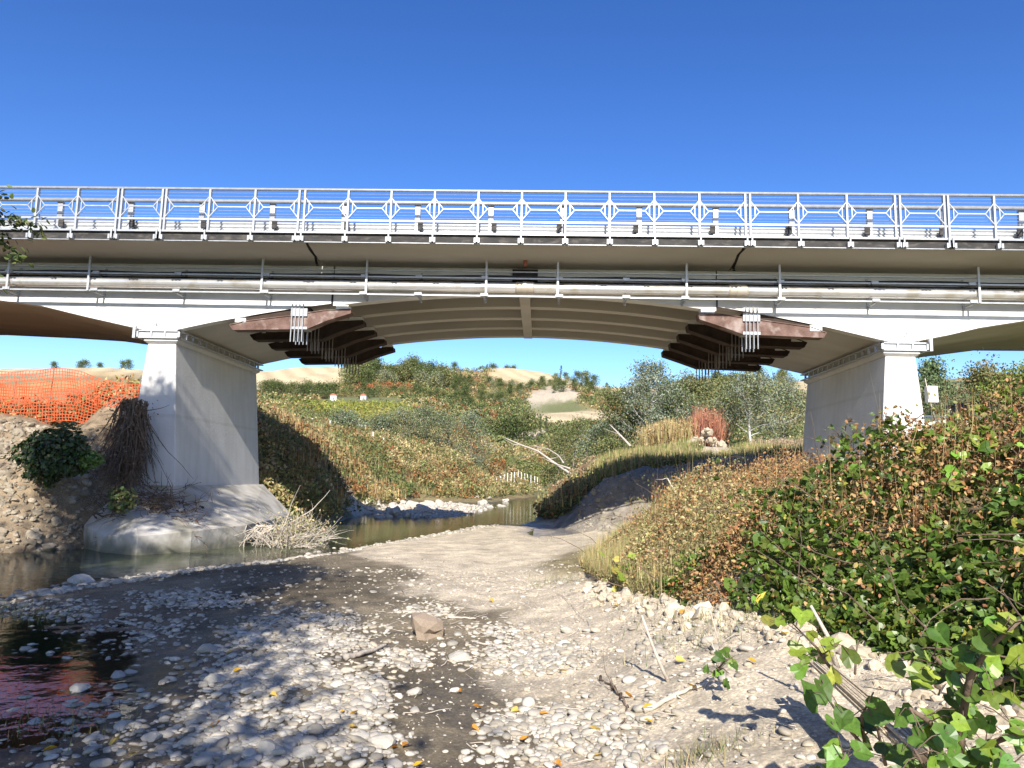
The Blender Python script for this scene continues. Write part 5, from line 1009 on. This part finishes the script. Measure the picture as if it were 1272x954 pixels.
# ------------------------------------------------------------------ left bank: ivy, roots, flood debris
def blob_leaves(nm,c,r,n,ls,cols,label,cat,T=T_VINE,mat='leaf_vine',stems=20,outer=.5):
    t=empty(nm,tuple(c),label=label,cat=cat);B=MB()
    a=RNG.normal(size=(n,3));a/=np.linalg.norm(a,axis=1)[:,None];rr_=RNG.uniform(outer,1,n)*(1+.5*fbm(a[:,0]*2+c[0],a[:,2]*2,3,70));pp=a*rr_[:,None]*np.array(r)
    for i in range(stems):
        k=RNG.integers(n);B.tube(wander((0,0,-r[2]*.5),pp[k]+(0,0,r[2]*.5),np.linalg.norm(pp[k]+(0,0,r[2]*.5)),5,.12),np.linspace(.02,.004,6),4,False)
    B.build('stem','twig_brown',t);leaves('foliage',pp,ls*RNG.uniform(.6,1.2,n),pick(cols,n),mat,T,1.2,t,nz=a+np.array([0,-.4,.5]),loc=(0,0,0));return t
c=W(68,565,17.6);blob_leaves('ivy_bush',c,(1.0,.55,.72),2600,.11,DARK+[(.05,.10,.03)],'dark green ivy bush hanging on the eroded left bank','bush')
c=W(112,572,17.5);blob_leaves('ivy_bush',c,(.3,.2,.25),420,.09,[(.12,.2,.04),(.09,.16,.035)],'small bright green ivy tuft beside the dark ivy bush','bush',stems=8)
c=W(152,622,17.9);blob_leaves('weed_clump',c,(.35,.3,.35),500,.08,[(.10,.15,.04),(.16,.16,.06)],'green weeds among the flood debris on the footing','weed',stems=8)
t0=W(166,497,19.7);t=empty('root_tangle',tuple(t0),label='brown hanging tangle of roots and flood debris against the left pier',cat='root tangle');B=MB()
for i in range(430):
    s_=RNG.normal(size=3)*(.15,.12,.05);st=s_+np.array([RNG.normal()*.05,0,-abs(RNG.normal())*.4]);L=RNG.uniform(.6,2.4)
    B.tube(wander(st,(RNG.normal()*.12-.03,RNG.normal()*.08,-1),L,8,.13,.03),np.linspace(RNG.uniform(.008,.03),.003,9),5,False)
for i in range(40):
    B.tube(wander((RNG.normal()*.2,-.2,-RNG.uniform(0,2.2)),(RNG.normal(),-.5,RNG.normal()*.4),RNG.uniform(.4,1.0),6,.3),np.linspace(.012,.003,7),4,False)
B.tube(wander((.1,-.2,-.35),(1,-.1,.03),1.0,8,.08),np.linspace(.018,.006,9),5,False)
B.build('roots','twig_brown',t)
pp=np.c_[RNG.normal(size=900)*.27,RNG.normal(size=900)*.2-.1,-RNG.uniform(0,2.3,900)];leaves('dead_leaves',pp,RNG.uniform(.03,.09,900),pick([(.16,.11,.07),(.25,.18,.12)],900),'dry',T_LEAF,.3,t,loc=(0,0,0))
t0=W(185,640,18.9);t=empty('driftwood_heap',tuple(t0),label='dark heap of twigs and soil lying on the left pier footing',cat='driftwood heap');B=MB()
for i in range(330):
    x,y=RNG.normal()*.62,RNG.normal()*.32;z=-x*.22+y*.8+.12
    B.tube(wander((x,y,z),(RNG.normal(),RNG.normal(),RNG.normal()*.35),RNG.uniform(.25,1.1),6,.28),np.linspace(RNG.uniform(.006,.018),.003,7),4,False)
B.build('twigs','twig_brown',t)
n=500;pp=np.c_[RNG.normal(size=n)*.55,RNG.normal(size=n)*.3,np.zeros(n)];pp[:,2]=-pp[:,0]*.2+pp[:,1]*.8+.03
leaves('dead_leaves',pp,RNG.uniform(.05,.13,n),pick([(.10,.07,.05),(.17,.12,.08)],n),'dry',T_LEAF,.8,t,loc=(0,0,0))
t0=W(362,668,20.6);t=empty('dead_bush',tuple(t0),label='pale dry dead bush washed against the right end of the footing',cat='dead bush');B=MB()
for i in range(420):
    st=np.array([RNG.normal()*.35,RNG.normal()*.4,abs(RNG.normal())*.2-.25]);d=np.array([st[0]*1.4+RNG.normal()*.5,RNG.normal()*.5,RNG.uniform(.1,1)])
    B.tube(wander(st,d,RNG.uniform(.4,1.0),6,.2,.06),np.linspace(RNG.uniform(.006,.014),.002,7),4,False)
B.tube(wander((-.2,-.2,.2),(.35,0,1),1.5,6,.12),np.linspace(.022,.006,7),5,False);B.tube(wander((0,-.2,.4),(1,0,.45),1.4,6,.12),np.linspace(.02,.005,7),5,False)
for i in range(26): B.tube(wander((-.5+RNG.normal()*.25,-.5,.35),(-.7+RNG.normal()*.4,-.3,-.7),RNG.uniform(.4,.9),5,.2),np.linspace(.013,.005,6),5,False)
B.build('twigs','dead_wood',t)
n=1500;pp=RNG.normal(size=(n,3))*(.42,.4,.28)+(.1,0,.1);leaves('dead_leaves',pp,RNG.uniform(.03,.09,n),pick([(.42,.36,.22),(.36,.3,.16),(.30,.30,.13)],n),'dry',T_LEAF,.3,t,loc=(0,0,0))
# scattered dry roots in the bank face
B=MB()
for i in range(150):
    x=RNG.uniform(-17,-11.3);y=RNG.uniform(16.9,19.6);z=gz(x,y)+.02
    B.tube(wander((x,y,z),(RNG.normal()*.6,-.5,-.7),RNG.uniform(.2,.8),6,.3),np.linspace(.012,.003,7),4,False)
tag(B.build('bank_roots','twig_brown'),'thin roots sticking out of the eroded left bank',kind='stuff')
n=3200;X=RNG.uniform(-18,-11,n);Y=RNG.uniform(16.2,19.8,n);Z=ground_z(X,Y)
stones('bank_clods',np.c_[X,Y,Z],np.exp(RNG.normal(-2.9,.5,n)).clip(.02,.22),pick([(.27,.23,.17),(.22,.18,.13),(.33,.28,.21)],n),RV,'lumps of earth on the eroded left bank',flat=(.5,.9),sm=False)
n=1800;X=RNG.uniform(1.5,11,n);Y=RNG.uniform(25.5,32.5,n);wz=zones(X,Y);Z=smooth_h(X,Y)+rough_h(X,Y,wz);k=wz[:,ZK.index('H')]>.5
stones('spoil_clods',np.c_[X,Y,Z][k],np.exp(RNG.normal(-2.9,.5,k.sum())).clip(.02,.25),pick([(.30,.265,.215),(.25,.22,.17)],k.sum()),RV,'lumps of earth on the spoil heap',flat=(.5,.9),sm=False)
# ------------------------------------------------------------------ orange safety net
def net(x0,x1,Y,H,cell,seed,label,zoff=0.):
    t=empty('safety_fence',(x0,Y,gz(x0,Y)),label=label,cat='safety fence');inv=np.array(t.location)
    nx=int((x1-x0)/cell);nz=int(H/cell);gxs=np.linspace(x0,x1,nx+1);fz=np.linspace(0,1,nz+1)
    base=ground_z(gxs,np.full(nx+1,Y))-.05+zoff;base=np.convolve(np.pad(base,20,'edge'),np.ones(41)/41,'valid')
    top=H*(1+.05*np.sin(gxs*1.9+seed)+.05*fbm(gxs*.6,gxs*0,3,seed));PT=np.zeros((nx+1,nz+1,3))
    for j,f in enumerate(fz):
        PT[:,j,0]=gxs+.03*np.sin(gxs*3+j*.4);PT[:,j,1]=Y+.10*fbm(gxs*.9,np.full(nx+1,j*.12),4,seed+3)+.03*np.sin(gxs*9+j*.3);PT[:,j,2]=base+top*f+.035*fbm(gxs*1.7,np.full(nx+1,j*.3),3,seed+7)
    w_=.0095;V=[];
    def rib(A_,B_,dx,dz):
        return np.stack([A_-[dx,0,dz],B_-[dx,0,dz],B_+[dx,0,dz],A_+[dx,0,dz]],-2).reshape(-1,3)
    Hh=rib(PT[:-1].reshape(-1,3),PT[1:].reshape(-1,3),0,w_);Vv=rib(PT[:,:-1].reshape(-1,3),PT[:,1:].reshape(-1,3),w_,0)+[0,.003,0]
    V=np.concatenate([Hh,Vv])-inv;link('net',rawmesh('net',V,[np.arange(len(V)).reshape(-1,4)]),'net',t,(0,0,0))
    for x in np.arange(x0+.4,x1,2.6):
        z=gz(x,Y);B=MB();B.tube(np.array([(x,Y+.12,z-.3),(x+RNG.normal()*.03,Y+.12,z+H*1.13)])-inv,.013,6);B.build('post','metal_post',t,loc=(0,0,0))
net(-30,-11.15,20.5,1.42,.085,3,'orange plastic safety net along the edge of the left bank')
net(-30,-12.4,22.6,1.25,.085,8,'second orange safety net standing behind the first')
# ------------------------------------------------------------------ small things far away
p0,p1=W(603,572,82),W(668,577,92)
t=empty('post_fence',tuple(p0),label='row of small white posts across the grass of the left bank',cat='fence')
for i in range(16):
    f=i/15;x=p0[0]+(p1[0]-p0[0])*f;y=p0[1]+(p1[1]-p0[1])*f;z=gz(x,y);B=MB();B.tube(np.array([(x,y,z-.2),(x+RNG.normal()*.04,y,z+1.5)])-p0,.04,6);B.build('post','paint_white',t,loc=(0,0,0))
for a,b,Y,l in ((359,536,62,'white marker post alone on the left bank slope'),(387,540,64,'thin white marker post among the orange weeds'),(463,552,70,'white marker post left of the plateau shrubs'),(476,556,70,'white marker post below the plateau shrubs'),(409,543,66,'short white marker post in the weeds')):
    p=W(a,b,Y);z=gz(p[0],Y);B=MB();B.tube([(0,0,-.2),(0,0,1.15)],.06,8);B.tube([(0,0,1.15),(0,0,1.2)],.075,8);tag(B.build('marker_post','paint_white',None,loc=(0,0,0)),l,'post').location=(p[0],Y,z)
def house(px,Y,w_,h_,label,roofm='terracotta'):
    x=W(px,495,Y)[0];z=gz(x,Y);t=empty('small_house',(x,Y,z),label=label,cat='house');B=MB();B.box((-w_/2,-w_/2,-.5),(w_/2,w_/2,h_));B.build('wall','concrete_pier',t)
    B=MB();B.prism([(-w_/2-.2,h_),(w_/2+.2,h_),(0,h_+w_*.3)],-w_/2-.2,w_/2+.2);B.build('roof',roofm,t)
    B=MB();B.box((-.15,-w_/2-.03,0),(.15,-w_/2-.004,h_*.6));B.build('door','paint_grey',t)
house(415,176,1.5,1.3,'tiny white house among the trees below the stubble field');house(452,182,1.4,1.1,'tiny pale hut right of the white house below the field')
# hut and sheet fence on the right
hx=W(1230,518,27)[0];hz=gz(hx,27);zt=W(1230,497,27)[2]
t=empty('site_hut',(hx,27,hz),label='small grey hut with white door and white end panel behind the bushes on the right',cat='hut')
B=MB();B.box((-.55,0,0),(.42,1.6,zt-hz-.12));B.build('wall','paint_grey',t,bevel=.02)
B=MB();B.prism([(-.62,zt-hz-.117),(.75,zt-hz-.05),(.75,zt-hz+.02),(-.62,zt-hz-.05)][::1],-.08,1.7);B.build('roof','paint_grey',t)
B=MB();B.box((-.56,-.03,zt-hz-.66),(-.28,-.004,zt-hz-.30));B.build('door','paint_white',t)
B=MB();B.box((.423,-.02,zt-hz-.55),(.70,1.6,zt-hz-.09));B.build('end_panel','paint_white',t)
B=MB();B.bar((.40,-.05,zt-hz-.75),(.95,-.05,zt-hz-.42),.16,.04);B.build('ramp_panel','paint_white',t)
x0=W(1146,525,24)[0];x1=W(1222,525,24)[0];z=gz(x0,24);zt=W(1185,517,24)[2]
mat_noise('sheet_green',(.38,.47,.37),(.55,.60,.50),2,.6,.05)
t=empty('sheet_fence',(x0,24,z),label='low pale green sheet fence on the plateau right of the right pier',cat='fence');B=MB()
for i in range(24):
    a=(x1-x0)*i/24;B.box((a+.003,.0+.02*(i%2),-.2),(a+(x1-x0)/24,.02+.02*(i%2),zt-z))
B.build('sheet','sheet_green',t);B=MB();B.box((-.02,-.03,zt-z-.05),(x1-x0+.02,-.003,zt-z+.01));B.build('top_rail','galvanised_dull',t)
# fallen dead trees at the river bend
def deadtree(pts,Y0,Y1,r,label,side):
    P_=np.array([W(a,b,Y0+(Y1-Y0)*i/(len(pts)-1)) for i,(a,b) in enumerate(pts)]);c=P_[-1].copy();t=empty('fallen_tree',tuple(c),label=label,cat='fallen tree')
    B=MB();tt_=np.linspace(0,len(P_)-1,len(P_)*3);Q=np.c_[[np.interp(tt_,range(len(P_)),P_[:,i]) for i in range(3)]].T-c;B.tube(Q,np.linspace(r*.25,r*.7,len(Q)),7);B.build('trunk','dead_wood',t,smooth=True)
    for i in range(side):
        B=MB();B.tube(wander(Q[RNG.integers(1,len(Q)-2)],RNG.normal(size=3)+(0,0,.2),RNG.uniform(1,2.6),5,.2),np.linspace(r*.22,r*.06,6),5,False);B.build('limb','dead_wood',t,smooth=True)
deadtree([(627,544),(648,553),(668,560),(690,576),(708,588),(717,597)],58,52,.16,'bleached fallen tree leaning down to the river bend',5)
deadtree([(657,553),(680,557),(694,566),(700,575)],60,56,.09,'thinner bleached branch beside the fallen tree',2)
deadtree([(676,570),(692,577),(708,582)],53,51,.10,'short bleached log stub below the fallen tree',1)
deadtree([(757,527),(770,540),(783,554)],46,44,.11,'pale dead trunk leaning in the green scrub above the shade',1)
# low tufts on the river's near edge beyond the bridge
# vine tendrils climbing in front of the right pier
for i,(a,b,c,d,l) in enumerate(((1060,560,1052,515,'first'),(1095,560,1120,500,'second'),(1125,560,1130,520,'third'),(1160,560,1165,520,'fourth'),(1040,565,1030,530,'fifth'))):
    lab=['leafy vine tip in front of the shaded face of the right pier','thin vine with small dark leaves against the bright face of the right pier','short vine tip against the lower bright face of the right pier','vine tip just beside the outer edge of the right pier','vine tip at the inner corner of the right pier'][i]
    sprig('vine_tip',[[(a,b),((a+c)/2+4,(b+d)/2),(c,d)],[(a,b),((a+c)/2-10,(b+d)/2+5),(c-22,d+14)],[(a,b),(a+20,b-20),(a+26,b-32)]],lab,.10,9,[(.10,.15,.04),(.16,.2,.05),(.08,.06,.03)],12.5,.006)
